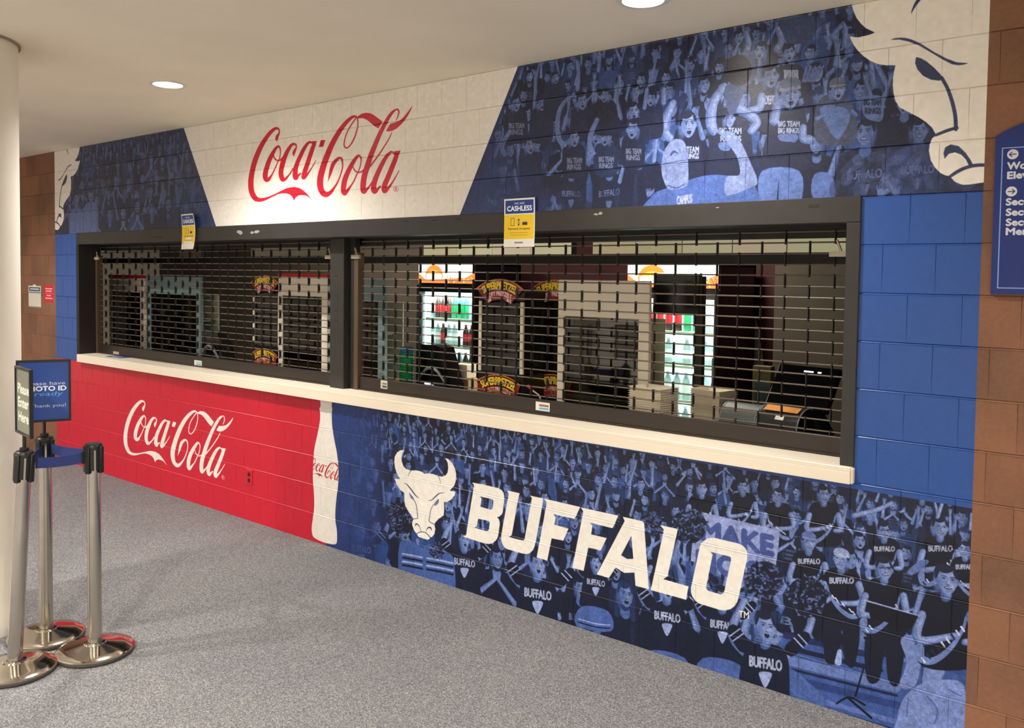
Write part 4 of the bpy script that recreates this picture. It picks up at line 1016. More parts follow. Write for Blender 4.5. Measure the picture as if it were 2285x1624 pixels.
# ------------------------------------------------------------------ posters on the frame
def poster(label, X0, X1, Z0, Z1, th, yb, curl, tilt=0.0):
    w, h = X1-X0, Z1-Z0
    c = Canvas(0, 0, w, h, 1500, (240, 236, 226)); u = lambda a: a*w; v = lambda a: a*h
    c.rect(u(.04), v(.69), u(.96), v(.965), (22, 62, 140)); c.rect(u(.0), v(.165), u(.97), v(.665), (246, 208, 44))
    c.textbox('WE ARE', u(.33), v(.875), u(.67), v(.92), (226, 230, 240), bold=.01)
    c.textbox('CASHLESS', u(.10), v(.745), u(.90), v(.845), (252, 252, 252), bold=.035)
    c.poly([[(u(.22), v(.44)), (u(.34), v(.44)), (u(.34), v(.60)), (u(.22), v(.60))], [(u(.235), v(.45)), (u(.325), v(.45)), (u(.325), v(.59)), (u(.235), v(.59))]], (90, 74, 40))
    c.ell(u(.48), v(.56), u(.025), u(.025), (40, 44, 80)); c.ell(u(.48), v(.46), u(.025), u(.025), (40, 44, 80)); c.rect(u(.445), v(.48), u(.515), v(.54), (200, 160, 90))
    c.rect(u(.6), v(.45), u(.76), v(.51), (50, 46, 86)); c.rect(u(.6), v(.515), u(.76), v(.535), (220, 180, 150))
    c.textbox('Payments Accepted', u(.14), v(.345), u(.84), v(.40), (92, 78, 30), bold=.02)
    for z_, a, b_ in ((.285, .2, .78), (.235, .22, .77)):
        xx = a
        while xx < b_: c.rect(u(xx), v(z_), u(min(xx+.05, b_)), v(z_+.018), (168, 140, 40), .7); xx += .062
    for k in range(7): c.rect(u(.36+.04*k), v(.075), u(.388+.04*k), v(.105), (60, 56, 96))
    m_ = paint_mat('poster_print', c.image('poster_print'), .35)
    bm = nb(); uv = bm.loops.layers.uv.verify(); n = 8; V = []
    for i in range(n+1):
        t = i/n; y = -curl*(abs(2*t-1)**2)*(1.0)-th
        V.append([bm.verts.new((x, y*(1.0 if x else .4)-tilt*x, h*t)) for x in (0, w)]+[bm.verts.new((x, y*(1.0 if x else .4)-tilt*x+.0006, h*t)) for x in (0, w)])
    for i in range(n):
        a, b_ = V[i], V[i+1]
        f = bm.faces.new([a[0], a[1], b_[1], b_[0]]); f.material_index = 1
        for l, cc in zip(f.loops, ((0, i/n), (1, i/n), (1, (i+1)/n), (0, (i+1)/n))): l[uv].uv = cc
        bm.faces.new([a[3], a[2], b_[2], b_[3]]); bm.faces.new([a[0], b_[0], b_[2], a[2]]); bm.faces.new([a[1], a[3], b_[3], b_[1]])
    me = bpy.data.meshes.new('paper_poster'); bm.to_mesh(me); bm.free(); me.materials.append(M_WHITE); me.materials.append(m_)
    o = bpy.data.objects.new('cashless_poster', me); COL.objects.link(o); o.location = (X0, -.0135, Z0); tag(o, label, 'poster')
poster('large blue and yellow cashless notice taped to header above the right grille', -2.03, -1.812, 2.042, 2.312, .001, 0, .004)
poster('blue and yellow cashless notice taped to header above the left grille', -5.415, -5.20, 2.062, 2.345, .001, 0, .02, .05)

# ------------------------------------------------------------------ wayfinding sign on the right
def wayfinding():
    x0, x1, z0, zs, zt = .403, 1.42, 1.834, 2.440, 2.56
    w = x1-x0; c = Canvas(0, 0, w, zt-z0, 1100, (16, 46, 122))
    arch = lambda t, i=0: zs-z0-i+(zt-zs)*math.sin(math.pi*t)**.8
    s_ = .022
    top = [(s_+(w-2*s_)*t/30, zs-z0-.075) for t in range(31)]
    O = [(s_, s_), (w-s_, s_), (w-s_, zs-z0-.062), (s_, zs-z0-.045)]
    I_ = [(s_+.004, s_+.004), (w-s_-.004, s_+.004), (w-s_-.004, zs-z0-.066), (s_+.004, zs-z0-.049)]
    c.poly([O, I_], (150, 176, 226))
    def at(x, y): X, Z = XZ(x, y, -.012); return X-x0, Z-z0
    W_ = (222, 224, 232)
    for (x, y, d) in ((2260, 344, -1), (2257, 427, 1)):
        a, b_ = at(x, y); c.ell(a, b_, .019, .019, W_)
        c.cap((a-.011, b_), (a+.011, b_), .0016, .0016, (24, 34, 70))
        c.cap((a+d*.011, b_), (a+d*.003, b_+.008), .0016, .0016, (24, 34, 70)); c.cap((a+d*.011, b_), (a+d*.003, b_-.008), .0016, .0016, (24, 34, 70))
    for s, y, L in (('Women', 378, .13), ('Elevator', 399, .142), ('Section', 458, .122), ('Section', 481, .122), ('Section', 503.5, .122), ('Men', 524, .072)):
        a, b_ = at(2248 if y < 400 else 2245, y); c.textbox(s, a, b_, a+L, b_+.026, W_, bold=.05)
    m_ = paint_mat('wayfinding_print', c.image('wayfinding_print'), .35)
    bm = nb(); uv = bm.loops.layers.uv.verify()
    P = [(0, 0), (w, 0)]+[(w-w*t/24, arch(1-t/24)) for t in range(25)]
    f0 = [bm.verts.new((a, -.011, b_)) for a, b_ in P]; f1_ = [bm.verts.new((a, 0, b_)) for a, b_ in P]
    f = bm.faces.new(f0); f.material_index = 1
    for l, (a, b_) in zip(f.loops, P): l[uv].uv = (a/w, b_/(zt-z0))
    bm.faces.new(f1_[::-1]).material_index = 0
    for i in range(len(P)): bm.faces.new([f0[i], f1_[i], f1_[(i+1) % len(P)], f0[(i+1) % len(P)]])
    me = bpy.data.meshes.new('direction_sign'); bm.to_mesh(me); bm.free(); me.materials.append(mat('sign_edge', (18, 40, 100), .4)); me.materials.append(m_)
    o = bpy.data.objects.new('direction_sign', me); COL.objects.link(o); o.location = (x0, -.001, z0)
    tag(o, 'blue arched direction sign on the brown block wall at the right', 'sign')
wayfinding()

# ------------------------------------------------------------------ notices on the left brown wall, flyer, outlet
def notice(name, label, X0, X1, Z0, Z1, draw, bg, cat='notice'):
    w, h = X1-X0, Z1-Z0; c = Canvas(0, 0, w, h, 900, bg); draw(c, w, h)
    m_ = paint_mat(name+'_print', c.image(name+'_print'), .5)
    bm = nb(); box(bm, 0, w, -.0012, 0, 0, h); quad_uv(bm, [(0, -.0014, 0), (w, -.0014, 0), (w, -.0014, h), (0, -.0014, h)], 1)
    me = bpy.data.meshes.new(name); bm.to_mesh(me); bm.free(); me.materials.append(M_WHITE); me.materials.append(m_)
    o = bpy.data.objects.new(name, me); COL.objects.link(o); o.location = (X0, -.001, Z0); return tag(o, label, cat)
def d1(c, w, h):
    c.rect(w*.06, h*.76, w*.94, h*.93, (44, 66, 110)); c.rect(w*.15, h*.82, w*.85, h*.88, (226, 230, 236)); c.rect(w*.02, h*.66, w*.98, h*.73, (110, 124, 150), .8)
    c.rect(0, .0, w, h*.05, (150, 150, 140))
def d2(c, w, h):
    for z, a in ((.76, .15), (.62, .2), (.36, .28), (.2, .15)): c.rect(w*a, h*z, w*(1-a), h*(z+.07), (246, 190, 196))
    c.rect(w*.1, h*.51, w*.9, h*.53, (240, 160, 170))
n_ = notice('white_notice', 'white notice with blue heading taped to brown wall behind pillar', -8.407, -8.111, 1.494, 1.717, d1, (226, 222, 206))
bbox_obj('tape', (.11, .18, -.0022, -.0012, .21, .235), M_PAPER, n_)
notice('red_notice', 'red notice with pale lines of text beside the white one', -8.043, -7.811, 1.557, 1.727, d2, (214, 30, 48))
ol = thing('wall_outlet', 'red painted power outlet on the lower red wall', 'outlet', (-4.495, 0, .275))
bbox_obj('cover_plate', (-.037, .037, -.007, 0, 0, .118), M_REDP, ol, .003)
for z in (.036, .08):
    bm = nb(); cyl(bm, (0, -.0085, z), (0, -.0065, z), .017, seg=14); obj('socket', bm, M_FRAME_IN, ol)
def flyer():
    a = onZ(240, 804, 1.084); b_ = onZ(300, 806, 1.084)
    cx, cy_ = -6.86, .035
    c = Canvas(0, 0, .28, .2, 700, (40, 84, 170)); c.rect(.07, .05, .2, .15, (214, 220, 232)); c.rect(.10, .075, .17, .125, (60, 92, 160))
    m_ = paint_mat('flyer_print', c.image('flyer_print'), .4)
    bm = nb(); box(bm, 0, .28, 0, .11, 0, .0008); quad_uv(bm, [(0, 0, .001), (.28, 0, .001), (.28, .11, .001), (0, .11, .001)], 1)
    me = bpy.data.meshes.new('flyer'); bm.to_mesh(me); bm.free(); me.materials.append(M_WHITE); me.materials.append(m_)
    o = bpy.data.objects.new('flyer', me); COL.objects.link(o); o.location = (cx, cy_, 1.0832); o.rotation_euler = (0, 0, .05)
    tag(o, 'blue and white flyer lying on left end of the cream ledge', 'flyer')
flyer()

# ------------------------------------------------------------------ pillar and downlights
pc_ = thing('round_pillar', 'round cream painted pillar at the left edge', 'pillar', (-3.965, -2.143, 0))
bm = nb(); cyl(bm, (0, 0, 0), (0, 0, CEIL), .32, seg=64, caps=True); obj('shaft', bm, M_CREAM, pc_, True)
bm = nb(); lathe(bm, [(.321, CEIL-.012), (.332, CEIL-.012), (.332, CEIL), (.321, CEIL)], 64); obj('top_ring', bm, mat('pillar_joint', (150, 138, 116), .8), pc_, True)
M_BULB = mat('lamp_glow', (255, 250, 240), .5, emit=(255, 246, 230), estr=28)
M_TRIM = mat('lamp_trim', (236, 230, 218), .4)
protoL = None
names_L = ['recessed round downlight in ceiling left of the script lettering', 'recessed round downlight in ceiling above the right mural']
for i, (x, y) in enumerate(DOWNLIGHTS):
    lab = names_L[i] if i < 2 else 'recessed round downlight farther along the concourse ceiling'
    if protoL is None:
        t = thing('recessed_downlight', lab, 'ceiling light', (x, y, CEIL), group=None)
        bm = nb(); lathe(bm, [(.115, 0), (.115, -.006), (.088, -.008), (.084, -.002)], 32); obj('trim_ring', bm, M_TRIM, t, True)
        bm = nb(); lathe(bm, [(0, -.010), (.04, -.010), (.086, -.003)], 32); obj('lens', bm, M_BULB, t, True)
        protoL = t
    else:
        t = protoL.copy(); COL.objects.link(t); t.location = (x, y, CEIL); t['label'] = lab
        for ch in protoL.children:
            c = ch.copy(); COL.objects.link(c); c.parent = t
    if i >= 2: t['group'] = 'downlights outside the picture'
for i, L in enumerate(LAMPS): L.location.z = CEIL-.02

# ------------------------------------------------------------------ stanchions
def copy_tree(o, parent=None):
    c = o.copy(); COL.objects.link(c); c.parent = parent
    for ch in list(o.children): copy_tree(ch, c)
    return c
def make_stanchion(label, loc, tilt):
    t = thing('belt_stanchion', label, 'stanchion', loc, group=None)
    bm = nb(); lathe(bm, [(0, .004), (.176, .004), (.18, .008), (.18, .02), (.176, .022)], 48); obj('base_rim', bm, M_RIM, t, True)
    bm = nb(); lathe(bm, [(.1775, .022), (.172, .0265), (.13, .034), (.085, .043), (.052, .05), (.048, .056), (.036, .058)], 48); obj('base', bm, M_BASE, t, True)
    up = bpy.data.objects.new('post', None); 
    R_ = Matrix.Rotation(tilt[0], 4, 'X') @ Matrix.Rotation(tilt[1], 4, 'Y')
    def part(name, bm, m_, sm=True):
        o = obj(name, bm, m_, t, sm); o.matrix_local = Matrix.Translation((0, 0, .05)) @ R_; return o
    bm = nb(); cyl(bm, (0, 0, 0), (0, 0, .86), .032, seg=32); part('pole', bm, M_CHROME)
    bm = nb(); lathe(bm, [(.0325, .0), (.036, .0), (.036, .006), (.0325, .008)], 32); part('foot_ring', bm, M_RIM)
    bm = nb()
    lathe(bm, [(0, .99), (.034, .988), (.04, .982), (.042, .97), (.042, .86), (.0, .86)], 32)
    for q in range(4):
        M_ = Matrix.Rotation(math.pi/2*q+.5, 4, 'Z')
        box(bm, .034, .05, -.012, .012, .845, .975, M=M_, bevel=.003)
    h = part('head', bm, M_BLACK)
    bm = nb()
    for q in range(4):
        M_ = Matrix.Rotation(math.pi/2*q+.5+math.pi/4, 4, 'Z'); box(bm, .0415, .0435, -.004, .004, .85, .96, M=M_)
    part('slot_strip', bm, M_CHROME, False)
    bpy.data.objects.remove(up); return t
pa = onZ(33, 1472, .055); pb = onZ(103, 1400, .055); pc2 = onZ(212, 1431, .055)
sa = make_stanchion('nearest steel belt stanchion, leaning, at the left edge', (pa[0], pa[1], 0), (-.045, .02))
sb = make_stanchion('steel belt stanchion in the middle, beside the pillar', (pb[0], pb[1], 0), (0, .002))
sc_ = make_stanchion('right steel belt stanchion standing closest to the red wall', (pc2[0], pc2[1], 0), (.0, -.003))
def belt(parent, p, q, z0, z1, sag=.006):
    d = (Vector((q[0], q[1], 0))-Vector((p[0], p[1], 0))); L = d.length; a = math.atan2(d.y, d.x)
    bm = nb(); n = 10; V = []
    for i in range(n+1):
        t = i/n; s = -sag*4*t*(1-t); V.append([bm.verts.new((L*t, y, z+s)) for y in (-.0008, .0008) for z in (z0, z1)])
    for i in range(n):
        a_, b_ = V[i], V[i+1]
        bm.faces.new([a_[0], b_[0], b_[1], a_[1]]); bm.faces.new([a_[2], a_[3], b_[3], b_[2]])
        bm.faces.new([a_[1], b_[1], b_[3], a_[3]]); bm.faces.new([a_[0], a_[2], b_[2], b_[0]])
    bm.faces.new([V[0][k] for k in (0, 1, 3, 2)]); bm.faces.new([V[n][k] for k in (0, 2, 3, 1)])
    o = obj('belt', bm, M_BELT, parent)
    o.matrix_world = Matrix.Translation((p[0], p[1], 0)) @ Matrix.Rotation(a, 4, 'Z')
    o.matrix_parent_inverse = Matrix.Identity(4); o.matrix_local = parent.matrix_basis.inverted() @ (Matrix.Translation((p[0], p[1], 0)) @ Matrix.Rotation(a, 4, 'Z'))
    bm = nb(); box(bm, L-.01, L+.012, -.008, .008, z0-.004, z1+.004, bevel=.002)
    e = obj('belt_clip', bm, M_BLACK, o)
def offp(p, q, r):
    d = Vector((q[0]-p[0], q[1]-p[1])); d.normalize(); return (p[0]+d.x*r, p[1]+d.y*r)
ta = (pa[0]+.02, pa[1]+.043)
belt(sa, offp(ta, pc2, .045), offp(pc2, ta, .045), .948, .998)
belt(sb, offp(pb, pc2, .045), offp(pc2, pb, .045), .955, 1.006)
belt(sb, offp(pb, ta, .045), offp(ta, pb, .045), .95, 1.0)
def sign_holder(label, x, y, z0, rz, frame, draw, bg):
    t = thing('sign_holder', label, 'sign', (x, y, z0), rz)
    w, h = .243, .315
    bm = nb(); cyl(bm, (0, 0, 0), (0, 0, .075), .008, seg=10); cyl(bm, (0, 0, 0), (0, 0, .012), .02, seg=14); obj('stem', bm, M_BLACK, t, True)
    bm = nb(); e = .011
    for d in ((-w/2, -w/2+e, -.008, .008, .07, .07+h), (w/2-e, w/2, -.008, .008, .07, .07+h), (-w/2+e, w/2-e, -.008, .008, .07, .07+e), (-w/2+e, w/2-e, -.008, .008, .07+h-e, .07+h)): box(bm, *d)
    obj('frame', bm, frame, t)
    c = Canvas(0, 0, w-2*e, h-2*e, 1400, bg); draw(c, w-2*e, h-2*e)
    m_ = paint_mat('sign_sheet', c.image('sign_sheet'), .3)
    bm = nb(); box(bm, -w/2+e, w/2-e, -.002, .002, .07+e, .07+h-e)
    quad_uv(bm, [(-w/2+e, -.0025, .07+e), (w/2-e, -.0025, .07+e), (w/2-e, -.0025, .07+h-e), (-w/2+e, -.0025, .07+h-e)], 1)
    me = bpy.data.meshes.new('sheet'); bm.to_mesh(me); bm.free(); me.materials.append(M_WHITE); me.materials.append(m_)
    o = bpy.data.objects.new('sheet', me); COL.objects.link(o); o.parent = t
def dA(c, w, h):
    W_ = (226, 230, 214)
    for s, z, a in (('Please', .62, .1), ('Enter', .40, .12), ('Here', .17, .14)): c.textbox(s, w*a, h*z, w*(1-a), h*(z+.15), W_, bold=.04)
def dB(c, w, h):
    c.textbox('Please have', w*.12, h*.60, w*.93, h*.66, (206, 214, 234), bold=.012)
    c.textbox('PHOTO ID', w*.12, h*.50, w*.95, h*.58, (255, 255, 255), bold=.045)
    c.textbox('ready', w*.30, h*.39, w*.86, h*.485, (96, 182, 236), bold=0, skew=.25)
    c.textbox('Thank you!', w*.22, h*.20, w*.94, h*.27, (200, 208, 232), bold=.01)
sign_holder('grey sign with white words on nearest stanchion, seen edge on', ta[0], ta[1], 1.04, math.radians(-7), M_BLACK, dA, (118, 120, 104))
sign_holder('blue photo ID sign in black frame on the middle stanchion', pb[0], pb[1], 1.042, math.radians(64), M_BLACK, dB, (34, 76, 162))
# ------------------------------------------------------------------ inside the stand
M_MENU = mat('menu_board_glow', (120, 110, 90), .5, emit=(232, 214, 170), estr=.5)
M_MENUD = mat('menu_board_dim', (80, 70, 56), .5, emit=(130, 112, 82), estr=.06)
def menu(label, xa, xb, m_, n):
    Y = .9; X0, _ = XZ(xa, 560, Y); X1, _ = XZ(xb, 560, Y)
    t = thing('menu_board', label, 'menu board', ((X0+X1)/2, Y, 2.02)); w = X1-X0
    bbox_obj('housing', (-w/2, w/2, .005, .06, .0, .34), M_BLACK, t)
    cols = [(228, 218, 176), (206, 212, 168), (232, 206, 190), (226, 226, 190), (206, 196, 150), (224, 200, 150)]
    for i in range(n):
        a, b_ = -w/2+w*i/n, -w/2+w*(i+1)/n
        k = lerp(cols[(i*5+n) % 6], (222, 206, 160), .65)
        mm = m_ if n == 1 else mat('menu_glow', (110, 100, 84), .5, emit=k, estr=(.5 if n == 4 else .36) if m_ is M_MENU else .06)
        bbox_obj('menu_panel', (a+.004, b_-.004, -.002, .005, .01, .33), mm, t)
menu('bright cream menu board seen above the left cooler', 945, 1275, M_MENU, 4)
menu('yellowish menu board at top right of the right window', 1322, 1888, M_MENU, 5)
menu('dim brown menu board above the pretzel warmer of left window', 560, 728, M_MENUD, 2)
menu('short dim menu board behind the left cashless notice', 400, 448, M_MENUD, 1)
structure(bbox_obj('trim_beam', (-8.6, -.1, .86, .97, 1.965, 2.02), M_FRAME_IN), 'dark beam under the menu boards')
structure(bbox_obj('trim_bulkhead', (-10.2, -.1, 1.0, 1.1, 2.30, CEIL), M_KBROWN))

# inner service counter
CT = .955
ct = thing('service_counter', 'dark service counter running along behind the grilles', 'counter', (0, 0, 0))
bbox_obj('counter_top', (-9.4, -.12, .35, 1.08, CT-.04, CT), M_STEEL, ct, .004)
bbox_obj('cabinet', (-9.4, -.12, .42, 1.05, 0, CT-.04), M_FRAME_IN, ct)

M_BACKP = mat('case_back_panel', (180, 182, 160), .4, noise=.15, nscale=5)
def display_case(label, Y, X0, X1, Z1, frame, dep=.2, red=True, wood=True, fill=0, header=.27, glassm=None, flip=False):
    w, h = X1-X0, Z1-CT
    t = thing('food_display_case', label, 'display case', ((X0+X1)/2, Y, CT+.002)); glassm = glassm or M_GLASSD
    p = .05; hh = header*h
    bbox_obj('header_panel', (-w/2, w/2, 0, .03, h-hh, h-(.03 if red else 0)), frame, t, .004)
    if red: bbox_obj('red_trim', (-w/2, w/2, -.004, .03, h-.03, h), M_REDP, t)
    bbox_obj('base_panel', (-w/2, w/2, 0, dep, 0, .07), frame, t, .003)
    for sx in (-1, 1):
        bbox_obj('post', ((-w/2, -w/2+p)+(0, .035) if sx < 0 else (w/2-p-.02, w/2)+(0, .035))+(.07, h-hh), frame, t, .003)
    bbox_obj('front_glass', (-w/2+p, w/2-p-.02, .012, .016, .07, h-hh), glassm, t)
    bbox_obj('back_panel', (-w/2, w/2, dep-.008, dep, .07, h-hh), M_BACKP, t)
    for k, z in enumerate((.30, .52)):
        bm = nb(); box(bm, -w/2+p, w/2-p, .03, dep-.01, z*h, z*h+.012); obj('shelf', bm, M_CARD if wood and k == 1 else M_STEEL, t)
    rg = random.Random(int(X0*100))
    if fill:
        for k in range(3):
            a = -w/2+p+.04+k*(w-2*p-.12)/3; bm = nb(); box(bm, a, a+.09, .05, dep-.03, .52*h+.012, .52*h+.075, bevel=.006); obj('food_box', bm, M_CARD if k else M_WHITE, t)
    return t
Yc = .6
def px_x(x, Y): return XZ(x, 620, Y)[0]
zt = XZ(1350, 626, Yc)[1]
display_case('cream food display case in the middle of right window', Yc, px_x(1246, Yc), px_x(1450, Yc), zt, M_CASE, fill=1, red=False, header=.25)
display_case('cream display case with red trim against mullion of left window', Yc, px_x(621, Yc), px_x(730, Yc), XZ(675, 611, Yc)[1], M_CASE, fill=1, header=.2)
display_case('cream display case with red trim at far left of left window', Yc, px_x(243, Yc), px_x(320, Yc), XZ(280, 614, Yc)[1], M_CASE, fill=0, header=.2)
display_case('pale teal display case right of the far left cream one', Yc+.02, px_x(325, Yc), px_x(442, Yc), XZ(380, 617, Yc)[1], M_TEAL, fill=2, wood=False, header=.2, red=False)
display_case('pale grey-blue display case just right of the mullion', Yc, px_x(790, Yc), px_x(858, Yc), XZ(820, 620, Yc)[1], M_TEAL, fill=0, wood=False, header=.2, red=False)

# pretzel warmers
def arc_text(c, s, cx, cz, r0, r1, a0, a1, col, bold=.04):
    c.text(s, lambda u, v: (cx+(r0+(r1-r0)*v)*math.cos(a0+(a1-a0)*u), cz+(r0+(r1-r0)*v)*math.sin(a0+(a1-a0)*u)), col, 1, bold)
def arch_sign(w, h, pret):
    c = Canvas(0, 0, w, h, 1500, (52, 24, 30))
    cx, cz = w/2, -w*.62; R = math.hypot(w/2, w*.62)
    def band(r0, r1, col, a=.62): c.poly([(cx+r*math.cos(t), cz+r*math.sin(t)) for r, ts in ((r1, np.linspace(math.pi/2-a, math.pi/2+a, 24)), (r0, np.linspace(math.pi/2+a, math.pi/2-a, 24))) for t in ts], col)
    if pret: c.rect(0, 0, w, h*.42, (80, 140, 205))
    zt_ = h-cz
    band(zt_*.60, zt_, (150, 40, 34)); band(zt_*.965, zt_*.995, (214, 120, 60))
    arc_text(c, 'SUPERPRETZEL', cx, cz, zt_*.80, zt_*.95, math.pi/2+.50, math.pi/2-.50, (60, 16, 10), .09)
    arc_text(c, 'SUPERPRETZEL', cx, cz, zt_*.805, zt_*.945, math.pi/2+.495, math.pi/2-.495, (246, 204, 50), .03)
    arc_text(c, 'SOFT PRETZELS', cx, cz, zt_*.68, zt_*.76, math.pi/2+.42, math.pi/2-.42, (236, 200, 196), .03)
    if pret:
        for q, dx in ((0, -.15), (1, .15)):
            for t in range(20):
                a = t/20*2*math.pi
                c.ell(w/2+dx*w+w*.11*math.cos(a), h*.13+h*.2*math.sin(a), w*.03, w*.03, (176, 92, 40))
    return paint_mat('pretzel_sign_print', c.image('pretzel_sign_print'), .35, emit=.12)
MS_T = arch_sign(.36, .12, False); MS_B = arch_sign(.32, .15, True)
def sign_plate(w, h, m_, parent, loc):
    bm = nb(); uv = bm.loops.layers.uv.verify()
    cx, cz = w/2, -w*.62; zt_ = h-cz; a = .62 if h < .13 else .56
    P = [(cx+zt_*math.cos(t), cz+zt_*math.sin(t)) for t in np.linspace(math.pi/2-a, math.pi/2+a, 16)]
    if h < .13: P += [(cx+zt_*.60*math.cos(t), cz+zt_*.60*math.sin(t)) for t in np.linspace(math.pi/2+a*.8, math.pi/2-a*.8, 12)]
    else: P += [(.02*w, 0), (.98*w, 0)]
    f0 = [bm.verts.new((x-w/2, -.004, z)) for x, z in P]; f1_ = [bm.verts.new((x-w/2, .004, z)) for x, z in P]
    f = bm.faces.new(f0); f.material_index = 1
    for l, (x, z) in zip(f.loops, P): l[uv].uv = (x/w, z/h)
    bm.faces.new(f1_[::-1])
    for i in range(len(P)): bm.faces.new([f0[i], f1_[i], f1_[(i+1) % len(P)], f0[(i+1) % len(P)]])
    me = bpy.data.meshes.new('sign_panel'); bm.to_mesh(me); bm.free(); me.materials.append(M_BLACK); me.materials.append(m_)
    o = bpy.data.objects.new('sign_panel', me); COL.objects.link(o); o.parent = parent; o.location = loc
def warmer(label, Y, X0, X1):
    w = X1-X0; D = .24
    t = thing('pretzel_warmer', label, 'pretzel warmer', ((X0+X1)/2, Y, CT+.002))
    zb = .29; z1 = .755
    bbox_obj('base', (-w/2+.01, w/2-.01, .0, D, 0, zb), M_BLACK, t, .008)
    bbox_obj('top', (-w/2+.01, w/2-.01, .0, D, z1, z1+.07), M_BLACK, t, .008)
    for sx in (-1, 1):
        for y in (0, D-.015): bbox_obj('corner_post', (sx*(w/2-.025)-.012, sx*(w/2-.025)+.012, y, y+.015, zb, z1), M_CASE if (y == 0) else M_BLACK, t)
    bbox_obj('front_glass', (-w/2+.04, w/2-.04, .004, .008, zb, z1), M_GLASSD, t)
    bbox_obj('back_glass', (-w/2+.04, w/2-.04, D-.012, D-.008, zb, z1), M_GLASSD, t)
    bm = nb(); cyl(bm, (0, D/2, zb), (0, D/2, z1), .008, seg=8)
    for k in range(4):
        z = zb+.10+k*.12; cyl(bm, (-.09, D/2, z), (.09, D/2, z), .003, seg=6); cyl(bm, (0, D/2-.08, z), (0, D/2+.08, z), .003, seg=6)
    obj('hook_rack', bm, M_STEEL, t)
    for k in range(6):
        bm = nb(); a = k*1.05; cx_, cy_ = .09*math.cos(a), D/2+.07*math.sin(a); z = zb+.08+.12*(k % 4)
    sign_plate(.36, .119, MS_T, t, (0, -.012, z1+.03))
    sign_plate(.32, .15, MS_B, t, (0, -.012, .128))
    return t
warmer('black pretzel warmer with arched sign beside the left cooler', .55, px_x(1066, .55), px_x(1172, .55))
w2 = warmer('second black pretzel warmer half hidden behind the cream case', .83, px_x(1184, .83), px_x(1184, .83)+.43)
warmer('black pretzel warmer in the left window', .62, px_x(562, .62), px_x(562, .62)+.41)

# lit drink coolers
M_CLIT = mat('cooler_liner', (226, 240, 244), .5, emit=(206, 238, 248), estr=1.1)  # liner given its own glow in place of light from the strips
M_LED = mat('cooler_led', (240, 252, 255), .5, emit=(224, 246, 255), estr=14)
def header_print(flip):
    c = Canvas(0, 0, .78, .2, 700, (250, 250, 246)); rg = random.Random(3+flip)
    c.ell(.22, .075, .125, .12, (238, 96, 34)); c.ell(.22, .06, .10, .08, (250, 150, 60), .6)
    c.rect(.11, .03, .33, .095, (255, 255, 252))
    c.poly([(0, .0), (.78, 0), (.78, .12), (.66, .06), (.5, .05), (.1, .035), (0, .11)], (238, 96, 44))
    for _ in range(60): 
        x = rg.uniform(.36, .76); c.cap((x, rg.uniform(.0, .06)), (x+rg.uniform(-.03, .03), rg.uniform(.03, .10)), .004, .002, rg.choice([(180, 50, 30), (250, 200, 120), (232, 90, 40)]))
    return paint_mat('cooler_header_print', c.image('cooler_header_print'), .4, emit=2.2)
